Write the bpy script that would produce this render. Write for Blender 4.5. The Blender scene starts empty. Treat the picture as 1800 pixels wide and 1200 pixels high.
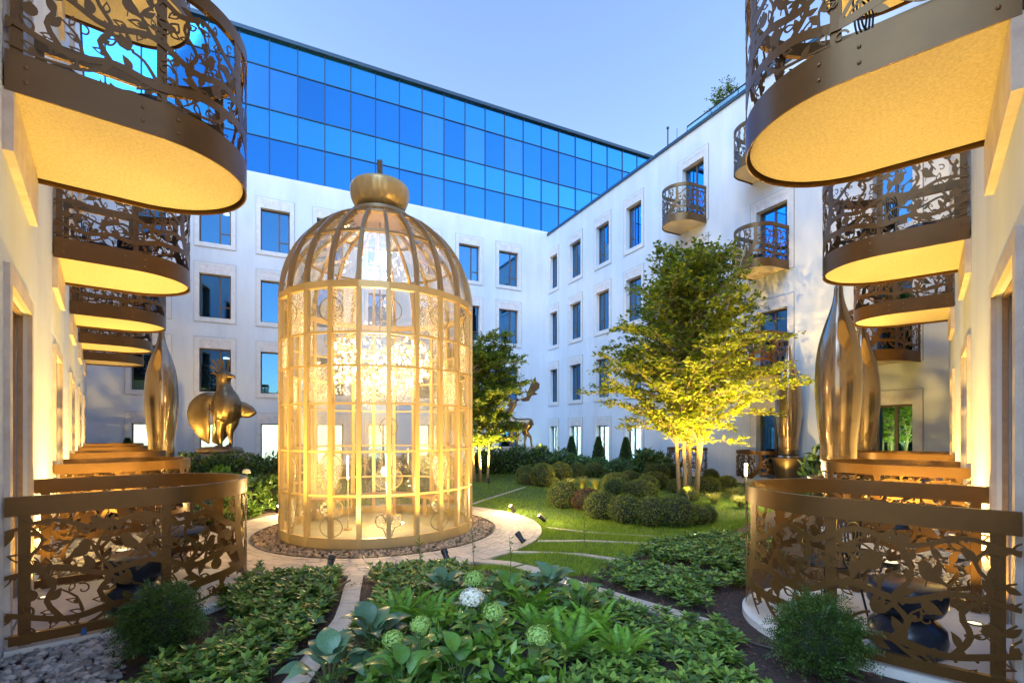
import bpy, math, random
import numpy as np
from mathutils import Vector, Matrix

SC = bpy.context.scene
COL = SC.collection
PI = math.pi
R = math.radians
random.seed(7)
RNG = np.random.default_rng(7)

# ------------------------------------------------------------------ camera
cam = bpy.data.cameras.new('camera')
cam.sensor_width = 36.0
cam.lens = 17.2
cam.shift_y = 156.0 / 1800.0
cam.clip_start = 0.05
cam.clip_end = 500.0
camo = bpy.data.objects.new('camera', cam)
camo.location = (0, 0, 1.75)
camo.rotation_euler = (R(90), 0, 0)
COL.objects.link(camo)
SC.camera = camo

# ------------------------------------------------------------------ dusk sky
SUN_EL, SUN_AZ = 5.0, 95.0           # low afterglow off to the right
w = bpy.data.worlds.new('World')
SC.world = w
w.use_nodes = True
nt = w.node_tree
nt.nodes.clear()
sky = nt.nodes.new('ShaderNodeTexSky')
sky.sky_type = 'NISHITA'
sky.sun_disc = False
sky.sun_elevation = R(SUN_EL)
sky.sun_rotation = R(SUN_AZ)
sky.altitude = 0
sky.air_density = 1.0
sky.dust_density = 0.05
sky.ozone_density = 1.6
tint = nt.nodes.new('ShaderNodeMix')
tint.data_type = 'RGBA'
tint.blend_type = 'MULTIPLY'
tint.inputs[0].default_value = 1.0
tint.inputs[7].default_value = (0.92, 0.86, 1.06, 1)
bg = nt.nodes.new('ShaderNodeBackground')
bg.inputs['Strength'].default_value = 0.145
wo = nt.nodes.new('ShaderNodeOutputWorld')
nt.links.new(sky.outputs[0], tint.inputs[6])
nt.links.new(tint.outputs[2], bg.inputs['Color'])
nt.links.new(bg.outputs[0], wo.inputs[0])

sun = bpy.data.lights.new('afterglow', 'SUN')
sun.energy = 0.85
sun.angle = R(60)
sun.color = (0.44, 0.68, 1.0)
so = bpy.data.objects.new('afterglow', sun)
so.rotation_euler = (R(48), 0, R(-18))
COL.objects.link(so)

SC.view_settings.view_transform = 'Standard'
SC.view_settings.look = 'None'
SC.view_settings.exposure = 2.6
SC.view_settings.gamma = 1.0
SC.render.engine = 'CYCLES'
SC.cycles.max_bounces = 7
SC.cycles.diffuse_bounces = 3
SC.cycles.glossy_bounces = 4
SC.cycles.transmission_bounces = 4
SC.cycles.transparent_max_bounces = 24
SC.cycles.caustics_reflective = False
SC.cycles.caustics_refractive = False
SC.cycles.sample_clamp_indirect = 6.0
SC.cycles.use_denoising = True

WARM = (1.0, 0.61, 0.12)
LAMP = 0.60                          # common dimmer of the garden lamps

# ------------------------------------------------------------------ materials
def rgb(c): return (c[0], c[1], c[2], 1.0)

def mat(name, col, rough=0.6, metal=0.0, spec=0.5, var=0.0, vscale=8.0, bump=0.0, bscale=60.0, island=0.0,
        trans=0.0, col2=None, stretch=None, emit=None, estr=0.0, objvar=0.0, coat=0.0):
    m = bpy.data.materials.new(name)
    m.use_nodes = True
    t = m.node_tree
    b = t.nodes['Principled BSDF']
    out = t.nodes['Material Output']
    b.inputs['Base Color'].default_value = rgb(col)
    b.inputs['Roughness'].default_value = rough
    b.inputs['Metallic'].default_value = metal
    b.inputs['Specular IOR Level'].default_value = spec
    b.inputs['Coat Weight'].default_value = coat
    if emit:
        b.inputs['Emission Color'].default_value = rgb(emit)
        b.inputs['Emission Strength'].default_value = estr
    cur = None
    if var > 0 or col2:
        tc = t.nodes.new('ShaderNodeTexCoord')
        n = t.nodes.new('ShaderNodeTexNoise')
        n.inputs['Scale'].default_value = vscale
        n.inputs['Detail'].default_value = 5
        n.inputs['Roughness'].default_value = 0.65
        if stretch:
            mp = t.nodes.new('ShaderNodeMapping'); mp.inputs['Scale'].default_value = (1, 1, stretch)
            t.links.new(tc.outputs['Object'], mp.inputs['Vector']); t.links.new(mp.outputs[0], n.inputs['Vector'])
        else: t.links.new(tc.outputs['Object'], n.inputs['Vector'])
        rp = t.nodes.new('ShaderNodeValToRGB')
        c2 = col2 or tuple(max(0, c * (1 - var)) for c in col)
        c1 = col if col2 else tuple(min(1, c * (1 + var)) for c in col)
        rp.color_ramp.elements[0].position = 0.35
        rp.color_ramp.elements[1].position = 0.68
        rp.color_ramp.elements[0].color = rgb(c2)
        rp.color_ramp.elements[1].color = rgb(c1)
        t.links.new(n.outputs[0], rp.inputs[0])
        cur = rp.outputs[0]
    if island > 0 or objvar > 0:
        hs = t.nodes.new('ShaderNodeHueSaturation')
        if island > 0:
            g = t.nodes.new('ShaderNodeNewGeometry')
            src = g.outputs['Random Per Island']
            amt = island
        else:
            g = t.nodes.new('ShaderNodeObjectInfo')
            src = g.outputs['Random']
            amt = objvar
        mr = t.nodes.new('ShaderNodeMapRange')
        mr.inputs['To Min'].default_value = 1 - amt
        mr.inputs['To Max'].default_value = 1 + amt
        t.links.new(src, mr.inputs['Value'])
        t.links.new(mr.outputs[0], hs.inputs['Value'])
        mh = t.nodes.new('ShaderNodeMapRange')
        mh.inputs['To Min'].default_value = 0.5 + 0.03 * amt
        mh.inputs['To Max'].default_value = 0.5 - 0.05 * amt
        t.links.new(src, mh.inputs['Value'])
        t.links.new(mh.outputs[0], hs.inputs['Hue'])
        if cur: t.links.new(cur, hs.inputs['Color'])
        else: hs.inputs['Color'].default_value = rgb(col)
        cur = hs.outputs[0]
    if cur: t.links.new(cur, b.inputs['Base Color'])
    if bump > 0:
        tc = t.nodes.new('ShaderNodeTexCoord')
        n = t.nodes.new('ShaderNodeTexNoise')
        n.inputs['Scale'].default_value = bscale
        n.inputs['Detail'].default_value = 4
        t.links.new(tc.outputs['Object'], n.inputs['Vector'])
        bp = t.nodes.new('ShaderNodeBump')
        bp.inputs['Strength'].default_value = bump
        bp.inputs['Distance'].default_value = 0.02
        t.links.new(n.outputs[0], bp.inputs['Height'])
        t.links.new(bp.outputs[0], b.inputs['Normal'])
    if trans > 0:
        tr = t.nodes.new('ShaderNodeBsdfTranslucent')
        tr.inputs['Color'].default_value = rgb(tuple(min(1, c * 1.5) for c in col))
        if cur: t.links.new(cur, tr.inputs['Color'])
        mx = t.nodes.new('ShaderNodeMixShader')
        mx.inputs[0].default_value = trans
        t.links.new(b.outputs[0], mx.inputs[1])
        t.links.new(tr.outputs[0], mx.inputs[2])
        t.links.new(mx.outputs[0], out.inputs[0])
    return m

def glass(name, tcol, gcol, fac, rough=0.03, frost=0.0, bump=0.0, bscale=40.0, fcol=(0.9, 0.85, 0.75)):
    """thin sheet glass: a transparent and a mirror share, optionally a frosted share"""
    m = bpy.data.materials.new(name)
    m.use_nodes = True
    t = m.node_tree
    t.nodes.remove(t.nodes['Principled BSDF'])
    out = t.nodes['Material Output']
    tr = t.nodes.new('ShaderNodeBsdfTransparent')
    tr.inputs[0].default_value = rgb(tcol)
    gl = t.nodes.new('ShaderNodeBsdfGlossy')
    gl.inputs['Color'].default_value = rgb(gcol)
    gl.inputs['Roughness'].default_value = rough
    lw = t.nodes.new('ShaderNodeLayerWeight')
    lw.inputs['Blend'].default_value = 0.35
    mr = t.nodes.new('ShaderNodeMapRange')
    mr.inputs['To Min'].default_value = fac
    mr.inputs['To Max'].default_value = min(1, fac + 0.5)
    t.links.new(lw.outputs['Fresnel'], mr.inputs['Value'])
    mx = t.nodes.new('ShaderNodeMixShader')
    t.links.new(mr.outputs[0], mx.inputs[0])
    t.links.new(tr.outputs[0], mx.inputs[1])
    t.links.new(gl.outputs[0], mx.inputs[2])
    last = mx
    if frost > 0:
        tl = t.nodes.new('ShaderNodeBsdfTranslucent')
        tl.inputs[0].default_value = rgb(fcol)
        m2 = t.nodes.new('ShaderNodeMixShader')
        m2.inputs[0].default_value = frost
        t.links.new(mx.outputs[0], m2.inputs[1])
        t.links.new(tl.outputs[0], m2.inputs[2])
        last = m2
        if bump > 0:
            tc = t.nodes.new('ShaderNodeTexCoord')
            n = t.nodes.new('ShaderNodeTexVoronoi')
            n.inputs['Scale'].default_value = bscale
            t.links.new(tc.outputs['Object'], n.inputs['Vector'])
            rp = t.nodes.new('ShaderNodeMapRange')
            rp.inputs['From Max'].default_value = 0.6
            rp.inputs['To Min'].default_value = frost * 1.5
            rp.inputs['To Max'].default_value = frost * 0.3
            t.links.new(n.outputs['Distance'], rp.inputs['Value'])
            t.links.new(rp.outputs[0], m2.inputs[0])
            bp = t.nodes.new('ShaderNodeBump')
            bp.inputs['Strength'].default_value = bump
            bp.inputs['Distance'].default_value = 0.02
            t.links.new(n.outputs['Distance'], bp.inputs['Height'])
            t.links.new(bp.outputs[0], gl.inputs['Normal'])
            t.links.new(bp.outputs[0], tl.inputs['Normal'])
    t.links.new(last.outputs[0], out.inputs[0])
    return m

M = {}
M['plaster'] = mat('white_plaster', (0.57, 0.62, 0.70), 0.85, var=0.07, vscale=1.3, stretch=0.22, bump=0.12, bscale=90)
M['stone'] = mat('travertine', (0.62, 0.55, 0.49), 0.6, col2=(0.48, 0.40, 0.36), vscale=6, bump=0.1, bscale=40)
M['stone_pale'] = mat('pale_limestone', (0.64, 0.65, 0.67), 0.6, col2=(0.55, 0.55, 0.57), vscale=5, bump=0.06, bscale=40)
M['joint'] = mat('surround_joint', (0.30, 0.29, 0.30), 0.8)  # grey of the thin joint lines round the window surrounds
M['marble'] = mat('veined_marble', (0.67, 0.65, 0.65), 0.5, col2=(0.52, 0.49, 0.51), vscale=5)
M['flute'] = mat('fluted_stone', (0.38, 0.26, 0.175), 0.7, col2=(0.28, 0.18, 0.12), vscale=14, bump=0.2, bscale=70)
M['bronze'] = mat('bronze_lacquer', (0.13, 0.066, 0.020), 0.35, metal=0.55, var=0.10, vscale=3.0, bump=0.03, bscale=200)
M['bronze_d'] = mat('dark_bronze_frame', (0.13, 0.085, 0.055), 0.45, metal=0.3)
M['statue'] = mat('cast_bronze', (0.19, 0.135, 0.08), 0.33, metal=0.85, var=0.12, vscale=4, bump=0.10, bscale=18)
M['vase'] = mat('satin_bronze_lacquer', (0.26, 0.19, 0.13), 0.15, metal=0.75, var=0.05, vscale=2, coat=0.4)
M['soffit'] = mat('soffit_render', (0.66, 0.57, 0.40), 0.9, col2=(0.50, 0.42, 0.28), vscale=45, bump=0.5, bscale=120)
M['gold'] = mat('champagne_gold_paint', (0.56, 0.40, 0.18), 0.36, metal=0.45, var=0.05, vscale=3)
M['gold_d'] = mat('dark_gold_paint', (0.32, 0.215, 0.11), 0.4, metal=0.5)  # darker cage gold; on the dome it puts weaker outside light into the colour
M['cage_glass'] = glass('clear_cage_glass', (0.95, 0.95, 0.93), (1, 1, 1), 0.10, 0.02, frost=0.05, fcol=(0.95, 0.88, 0.7))
M['cage_ripple'] = glass('hammered_glass', (0.9, 0.87, 0.78), (1, 1, 1), 0.10, 0.15, frost=0.58, bump=0.9, bscale=45)
M['cage_reed'] = glass('reeded_glass', (0.92, 0.88, 0.8), (1, 1, 1), 0.12, 0.10, frost=0.18, bump=0.4, bscale=18)
M['lead'] = mat('lead_came', (0.28, 0.22, 0.13), 0.4, metal=0.6)
M['win_glass'] = glass('window_glass', (0.48, 0.58, 0.62), (0.20, 0.54, 0.92), 0.36, 0.02)
M['balustrade'] = glass('balustrade_glass', (0.75, 0.9, 0.92), (0.8, 0.95, 1), 0.15, 0.02)
M['cw_spandrel'] = mat('blue_spandrel_glass', (0.055, 0.35, 0.70), 0.07, metal=0.92, objvar=0.035, bump=0.04, bscale=1.2)
M['cw_vision'] = mat('blue_vision_glass', (0.04, 0.25, 0.60), 0.04, metal=0.92, objvar=0.06, bump=0.05, bscale=1.0)
M['cw_blind'] = mat('blue_glass_over_blind', (0.06, 0.29, 0.66), 0.14, metal=0.85, objvar=0.05)
M['cw_frame'] = mat('navy_mullion', (0.012, 0.035, 0.075), 0.4, metal=0.2)
M['room'] = mat('dim_room_wall', (0.035, 0.045, 0.05), 0.9)
M['curtain'] = mat('sheer_curtain', (0.10, 0.16, 0.18), 0.9)
M['lit_room'] = mat('lit_room', (0.8, 0.75, 0.6), 0.9, emit=(1.0, 0.88, 0.55), estr=1.5)
M['lit_hall'] = mat('lit_hall', (0.8, 0.75, 0.6), 0.9, emit=(1.0, 0.90, 0.60), estr=5.0)
M['ceil_lamp'] = mat('ceiling_lamp', (1, 1, 1), 0.5, emit=(0.75, 0.92, 1.0), estr=2.5)
M['roofcap'] = mat('coping_metal', (0.035, 0.075, 0.12), 0.4, metal=0.5)
M['soil'] = mat('mulched_soil', (0.060, 0.034, 0.026), 0.95, col2=(0.022, 0.013, 0.011), vscale=30, bump=0.7, bscale=45)
M['mulch'] = mat('bark_chip', (0.10, 0.045, 0.032), 0.9, island=0.6)
M['turf'] = mat('turf', (0.08, 0.15, 0.010), 0.95, col2=(0.02, 0.05, 0.008), vscale=9, bump=0.5, bscale=120)
M['blade'] = mat('grass_blade', (0.18, 0.29, 0.014), 0.55, island=0.45, trans=0.35)
M['paver'] = mat('paver', (0.50, 0.41, 0.33), 0.75, var=0.12, vscale=14, objvar=0.14, bump=0.25, bscale=60)
M['paver_s'] = mat('paver_joined', (0.50, 0.41, 0.33), 0.75, var=0.10, vscale=14, island=0.14, bump=0.25, bscale=60)
M['slab'] = mat('stone_slab', (0.47, 0.41, 0.35), 0.75, col2=(0.34, 0.29, 0.25), vscale=10, bump=0.2, bscale=70)
M['concrete'] = mat('terrace_concrete', (0.60, 0.57, 0.54), 0.8, var=0.06, vscale=4, bump=0.1, bscale=90)
M['gravel'] = mat('grey_gravel', (0.34, 0.31, 0.29), 0.85, island=0.45)
M['gravel_w'] = mat('buff_gravel', (0.36, 0.26, 0.16), 0.85, island=0.5)
M['bark'] = mat('pale_bark', (0.40, 0.31, 0.20), 0.85, col2=(0.24, 0.17, 0.10), vscale=22, bump=0.5, bscale=60)
M['leaf_tree'] = mat('hornbeam_leaf', (0.17, 0.235, 0.013), 0.5, island=0.55, trans=0.5)
M['leaf_dark'] = mat('dark_hornbeam_leaf', (0.12, 0.20, 0.018), 0.5, island=0.5, trans=0.4)
M['leaf_box'] = mat('boxwood_leaf', (0.105, 0.145, 0.016), 0.5, island=0.5, trans=0.2)
M['leaf_rust'] = mat('rusty_boxwood_leaf', (0.13, 0.065, 0.022), 0.6, island=0.5, trans=0.2)
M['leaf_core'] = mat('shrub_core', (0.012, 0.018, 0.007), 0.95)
M['leaf_cover'] = mat('pachysandra_leaf', (0.11, 0.20, 0.032), 0.25, island=0.6, trans=0.25)
M['leaf_hedge'] = mat('hedge_leaf', (0.06, 0.13, 0.028), 0.45, island=0.5, trans=0.25)
M['leaf_yew'] = mat('yew_needle', (0.042, 0.092, 0.012), 0.5, island=0.5, trans=0.25)
M['hosta'] = mat('hosta_leaf', (0.105, 0.195, 0.105), 0.36, col2=(0.055, 0.13, 0.06), vscale=16, trans=0.2, objvar=0.3)
M['hosta_g'] = mat('green_hosta_leaf', (0.10, 0.22, 0.028), 0.38, col2=(0.055, 0.14, 0.018), vscale=16, trans=0.25, objvar=0.3)
M['hyd_leaf'] = mat('hydrangea_leaf', (0.11, 0.22, 0.024), 0.32, island=0.5, trans=0.3)
M['fern'] = mat('fern_frond', (0.13, 0.30, 0.022), 0.5, island=0.3, trans=0.35)
M['hyd_g'] = mat('lime_hydrangea_petal', (0.30, 0.46, 0.11), 0.6, island=0.3, trans=0.3)
M['hyd_w'] = mat('white_hydrangea_petal', (0.74, 0.73, 0.62), 0.6, island=0.15, trans=0.3)
M['grass_o'] = mat('feather_grass', (0.30, 0.33, 0.09), 0.6, island=0.35, trans=0.4)
M['stem'] = mat('green_stem', (0.07, 0.11, 0.03), 0.6)
M['black'] = mat('black_metal', (0.020, 0.022, 0.028), 0.4, metal=0.3)
M['pouf'] = mat('dark_ceramic', (0.022, 0.026, 0.040), 0.28)
M['pot'] = mat('dark_planter', (0.085, 0.058, 0.032), 0.4, metal=0.4)
M['lens'] = mat('lamp_lens', (1, 0.9, 0.7), 0.3, emit=(1.0, 0.78, 0.42), estr=25)
M['lens_soft'] = mat('lamp_tube', (1, 0.9, 0.7), 0.3, emit=(1.0, 0.68, 0.32), estr=3.5)
M['lens_dim'] = mat('added_uplight_lens', (0.9, 0.8, 0.6), 0.4, emit=(1.0, 0.68, 0.30), estr=0.5)  # dim lens of the added terrace floor lamps
M['crystal'] = mat('glowing_crystal', (1, 0.95, 0.85), 0.1, emit=(1.0, 0.76, 0.42), estr=3.6)
M['crystal_g'] = glass('crystal_glass', (0.95, 0.9, 0.8), (1, 0.95, 0.85), 0.35, 0.08, frost=0.2)
M['wood'] = mat('bench_wood', (0.36, 0.21, 0.09), 0.5, var=0.2, vscale=10)
M['floor_in'] = mat('cage_floor', (0.30, 0.28, 0.18), 0.35, var=0.1, vscale=5)
M['tape'] = mat('blue_tape', (0.01, 0.10, 0.30), 0.5)
M['pipe'] = mat('drip_hose', (0.06, 0.045, 0.04), 0.6)
M['bolt'] = mat('bolt_head', (0.20, 0.12, 0.06), 0.4, metal=0.7)

# ------------------------------------------------------------------ mesh helpers
class MB:
    def __init__(s): s.v = []; s.f = []
    def quad(s, a, b, c, d):
        n = len(s.v); s.v += [a, b, c, d]; s.f.append((n, n+1, n+2, n+3)); return s
    def box(s, x0, x1, y0, y1, z0, z1):
        n = len(s.v)
        s.v += [(x0,y0,z0),(x1,y0,z0),(x1,y1,z0),(x0,y1,z0),(x0,y0,z1),(x1,y0,z1),(x1,y1,z1),(x0,y1,z1)]
        for q in ((0,3,2,1),(4,5,6,7),(0,1,5,4),(1,2,6,5),(2,3,7,6),(3,0,4,7)): s.f.append(tuple(n+i for i in q))
        return s
    def bar(s, a, b, wx, wy, up=(0,0,1)):
        a = Vector(a); b = Vector(b); d = (b-a).normalized(); u = Vector(up)
        if abs(d.dot(u)) > 0.98: u = Vector((1,0,0))
        x = d.cross(u).normalized(); y = x.cross(d)
        n = len(s.v)
        for p in (a, b):
            for sx, sy in ((-1,-1),(1,-1),(1,1),(-1,1)): s.v.append(tuple(p + x*sx*wx/2 + y*sy*wy/2))
        for q in ((0,3,2,1),(4,5,6,7),(0,1,5,4),(1,2,6,5),(2,3,7,6),(3,0,4,7)): s.f.append(tuple(n+i for i in q))
        return s
    def tube(s, pts, rad, k=6, caps=True):
        pts = [Vector(p) for p in pts]; n0 = len(s.v); m = len(pts)
        if not hasattr(rad, '__len__'): rad = [rad]*m
        ref = None
        for i, p in enumerate(pts):
            d = (pts[min(i+1,m-1)] - pts[max(i-1,0)])
            d = d.normalized() if d.length > 1e-9 else Vector((0,0,1))
            if ref is None: ref = Vector((1,0,0)) if abs(d.x) < 0.9 else Vector((0,1,0))
            x = (ref - d*ref.dot(d)).normalized(); ref = x; y = d.cross(x)
            for j in range(k):
                a = 2*PI*j/k; s.v.append(tuple(p + (x*math.cos(a) + y*math.sin(a))*rad[i]))
        for i in range(m-1):
            for j in range(k):
                s.f.append((n0+i*k+j, n0+i*k+(j+1)%k, n0+(i+1)*k+(j+1)%k, n0+(i+1)*k+j))
        if caps:
            s.f.append(tuple(n0+j for j in reversed(range(k)))); s.f.append(tuple(n0+(m-1)*k+j for j in range(k)))
        return s
    def lathe(s, prof, k=32, c=(0,0,0)):
        n0 = len(s.v)
        for r, z in prof:
            for j in range(k):
                a = 2*PI*j/k; s.v.append((c[0]+r*math.cos(a), c[1]+r*math.sin(a), c[2]+z))
        for i in range(len(prof)-1):
            for j in range(k):
                s.f.append((n0+i*k+j, n0+i*k+(j+1)%k, n0+(i+1)*k+(j+1)%k, n0+(i+1)*k+j))
        s.f.append(tuple(n0+j for j in reversed(range(k)))); s.f.append(tuple(n0+(len(prof)-1)*k+j for j in range(k)))
        return s
    def prism(s, poly, z0, z1):
        n = len(s.v); k = len(poly)
        s.v += [(x,y,z0) for x,y in poly] + [(x,y,z1) for x,y in poly]
        s.f.append(tuple(n+i for i in reversed(range(k)))); s.f.append(tuple(n+k+i for i in range(k)))
        for i in range(k): s.f.append((n+i, n+(i+1)%k, n+k+(i+1)%k, n+k+i))
        return s
    def mesh(s, name, m, smooth=False):
        me = bpy.data.meshes.new(name); me.from_pydata(s.v, [], s.f); me.update()
        if m: me.materials.append(M[m])
        if smooth:
            me.polygons.foreach_set('use_smooth', [True]*len(me.polygons))
        return me
    def build(s, name, m, parent=None, smooth=False, loc=None):
        return link(name, s.mesh(name, m, smooth), parent, loc)

def link(name, me, parent=None, loc=None, rz=None):
    o = bpy.data.objects.new(name, me); COL.objects.link(o)
    if parent is not None: o.parent = parent
    if loc is not None: o.location = loc
    if rz is not None: o.rotation_euler = (0, 0, rz)
    return o

def auto_smooth(o, ang=40):
    me = o.data
    me.polygons.foreach_set('use_smooth', [True]*len(me.polygons))
    try: me.set_sharp_from_angle(angle=R(ang))
    except Exception: pass
    return o

def tag(o, label=None, cat=None, group=None, kind=None):
    if label: o['label'] = label
    if cat: o['category'] = cat
    if group: o['group'] = group
    if kind: o['kind'] = kind
    return o

def empty(name, loc=(0,0,0), rz=0.0, label=None, cat=None, group=None):
    o = bpy.data.objects.new(name, None); COL.objects.link(o)
    o.empty_display_size = 0.1
    o.location = loc; o.rotation_euler = (0, 0, rz)
    return tag(o, label, cat, group)

def children(o): return [c for c in list(bpy.data.objects) if c.parent == o]

def tree_of(o): return (o, [tree_of(c) for c in children(o)])

def copy_tree(tr, parent=None):
    o, ch = tr
    c = o.copy(); COL.objects.link(c)
    if parent is not None: c.parent = parent
    for t in ch: copy_tree(t, c)
    return c

def place(tr, first, loc, rz, label, cat=None, scale=None):
    o = tr[0] if first else copy_tree(tr)
    o.location = loc; o.rotation_euler = (0, 0, rz)
    if scale: o.scale = scale
    o['label'] = label
    return o

def np_mesh(name, verts, faces, m, smooth=False):
    """verts (n,3), faces (k,3|4) arrays"""
    me = bpy.data.meshes.new(name)
    verts = np.asarray(verts, dtype=np.float32); faces = np.asarray(faces, dtype=np.int32)
    k = faces.shape[1]
    me.vertices.add(len(verts)); me.vertices.foreach_set('co', verts.ravel())
    me.loops.add(faces.size); me.loops.foreach_set('vertex_index', faces.ravel())
    me.polygons.add(len(faces)); me.polygons.foreach_set('loop_start', np.arange(0, faces.size, k, dtype=np.int32))
    me.update(calc_edges=True)
    if m: me.materials.append(M[m])
    if smooth: me.polygons.foreach_set('use_smooth', [True]*len(faces))
    return me

def norm(a): return a / np.maximum(np.linalg.norm(a, axis=1, keepdims=True), 1e-9)

def leaves_mesh(name, base, direc, nrm, length, width, m, fold=0.12):
    """one folded diamond leaf per row: base point, direction, face normal, length and width"""
    base = np.asarray(base, float); n = len(base)
    d = norm(np.asarray(direc, float)); nr = np.asarray(nrm, float)
    side = norm(np.cross(d, nr)); up = norm(np.cross(side, d))
    L = np.asarray(length, float).reshape(-1, 1) * np.ones((n, 1)); W = np.asarray(width, float).reshape(-1, 1) * np.ones((n, 1))
    v = np.empty((n, 4, 3))
    v[:, 0] = base
    v[:, 1] = base + d*L*0.48 + side*W*0.5 + up*L*fold
    v[:, 2] = base + d*L
    v[:, 3] = base + d*L*0.48 - side*W*0.5 + up*L*fold
    i = np.arange(n) * 4
    f = np.concatenate([np.stack([i, i+1, i+2], 1), np.stack([i, i+2, i+3], 1)])
    return np_mesh(name, v.reshape(-1, 3), f, m)

def rand_dirs(n, rng=None):
    rng = rng or RNG
    return norm(rng.normal(size=(n, 3)))

ICO_V = None
def stones_mesh(name, pts, sizes, m, rng):
    t = (1 + 5**0.5) / 2
    v = norm(np.array([(-1,t,0),(1,t,0),(-1,-t,0),(1,-t,0),(0,-1,t),(0,1,t),(0,-1,-t),(0,1,-t),(t,0,-1),(t,0,1),(-t,0,-1),(-t,0,1)], float))
    f = np.array([(0,11,5),(0,5,1),(0,1,7),(0,7,10),(0,10,11),(1,5,9),(5,11,4),(11,10,2),(10,7,6),(7,1,8),(3,9,4),(3,4,2),(3,2,6),(3,6,8),(3,8,9),(4,9,5),(2,4,11),(6,2,10),(8,6,7),(9,8,1)])
    n = len(pts); pts = np.asarray(pts, float)
    V = v[None] * (1 + rng.uniform(-0.25, 0.25, (n, 12, 1))) * np.asarray(sizes).reshape(-1, 1, 1) * np.stack([rng.uniform(0.7,1.3,n), rng.uniform(0.7,1.3,n), rng.uniform(0.5,0.9,n)], 1)[:, None, :]
    a = rng.uniform(0, 2*PI, n); ca, sa = np.cos(a)[:, None], np.sin(a)[:, None]
    x = V[..., 0]*ca - V[..., 1]*sa; y = V[..., 0]*sa + V[..., 1]*ca
    V = np.stack([x, y, V[..., 2]], 2) + pts[:, None, :]
    F = f[None] + (np.arange(n)*12)[:, None, None]
    return np_mesh(name, V.reshape(-1, 3), F.reshape(-1, 3), m)

def in_poly(x, y, poly):
    x = np.asarray(x); y = np.asarray(y); c = np.zeros(x.shape, bool); k = len(poly)
    for i in range(k):
        x1, y1 = poly[i]; x2, y2 = poly[(i+1) % k]
        hit = ((y1 > y) != (y2 > y)) & (x < (x2-x1)*(y-y1)/((y2-y1) + 1e-12) + x1)
        c ^= hit
    return c

def scatter(poly, n, rng, keep=None):
    xs = [p[0] for p in poly]; ys = [p[1] for p in poly]
    X = rng.uniform(min(xs), max(xs), n*4); Y = rng.uniform(min(ys), max(ys), n*4)
    ok = in_poly(X, Y, poly)
    if keep is not None: ok &= keep(X, Y)
    return X[ok][:n], Y[ok][:n]

def catmull(pts, step=0.04):
    P = [np.array(p, float) for p in pts]; P = [2*P[0]-P[1]] + P + [2*P[-1]-P[-2]]; out = []
    for i in range(1, len(P)-2):
        n = max(2, int(np.linalg.norm(P[i+1]-P[i]) / step))
        for j in range(n):
            t = j/n
            out.append(0.5*((2*P[i]) + (P[i+1]-P[i-1])*t + (2*P[i-1]-5*P[i]+4*P[i+1]-P[i+2])*t*t + (3*P[i]-P[i-1]-3*P[i+1]+P[i+2])*t**3))
    out.append(P[-2]); return out

def lamp(kind, loc, energy, color=WARM, size=0.05, target=None, cone=90, blend=0.6, parent=None):
    l = bpy.data.lights.new('lamp_light', kind)
    l.energy = energy*LAMP; l.color = color
    l.shadow_soft_size = size
    if kind == 'SPOT':
        l.spot_size = R(cone); l.spot_blend = blend
    o = bpy.data.objects.new('lamp_light', l); COL.objects.link(o)
    o.location = loc
    if target is not None:
        o.rotation_euler = (Vector(target) - Vector(loc)).to_track_quat('-Z', 'Y').to_euler()
    return o
# ------------------------------------------------------------------ ground
CX, CY = -2.33, 8.63                 # axis of the glass birdcage
CAGE_R, GRAVEL_R, PATH_R = 1.62, 2.0, 2.85
def sstep(a, b, x):
    t = np.clip((np.asarray(x, float)-a)/(b-a), 0, 1); return t*t*(3-2*t)
def gz(x, y):
    """the beds near the terraces lie a hand higher than path and lawn"""
    d = np.hypot(np.asarray(x, float)-CX, np.asarray(y, float)-CY) - (PATH_R + 0.05)
    return 0.12*sstep(0, 0.8, d)*(1-sstep(6.0, 8.5, y))
gx = np.concatenate([[-80,-40,-20], np.arange(-10, 10.01, 0.2), [20,40,80]]); gy = np.concatenate([[-40,-15,-5], np.arange(0, 10.01, 0.2), [15,30,60,120]])
GXX, GYY = np.meshgrid(gx, gy); nx, ny = len(gx), len(gy)
ii = (np.arange(ny-1)[:, None]*nx + np.arange(nx-1)[None]).ravel()
ground = link('ground', np_mesh('ground', np.stack([GXX.ravel(), GYY.ravel(), gz(GXX, GYY).ravel()], 1), np.stack([ii, ii+1, ii+1+nx, ii+nx], 1), 'soil', True))
tag(ground, 'dark mulched soil under the whole courtyard garden', 'ground', kind='structure')

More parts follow.
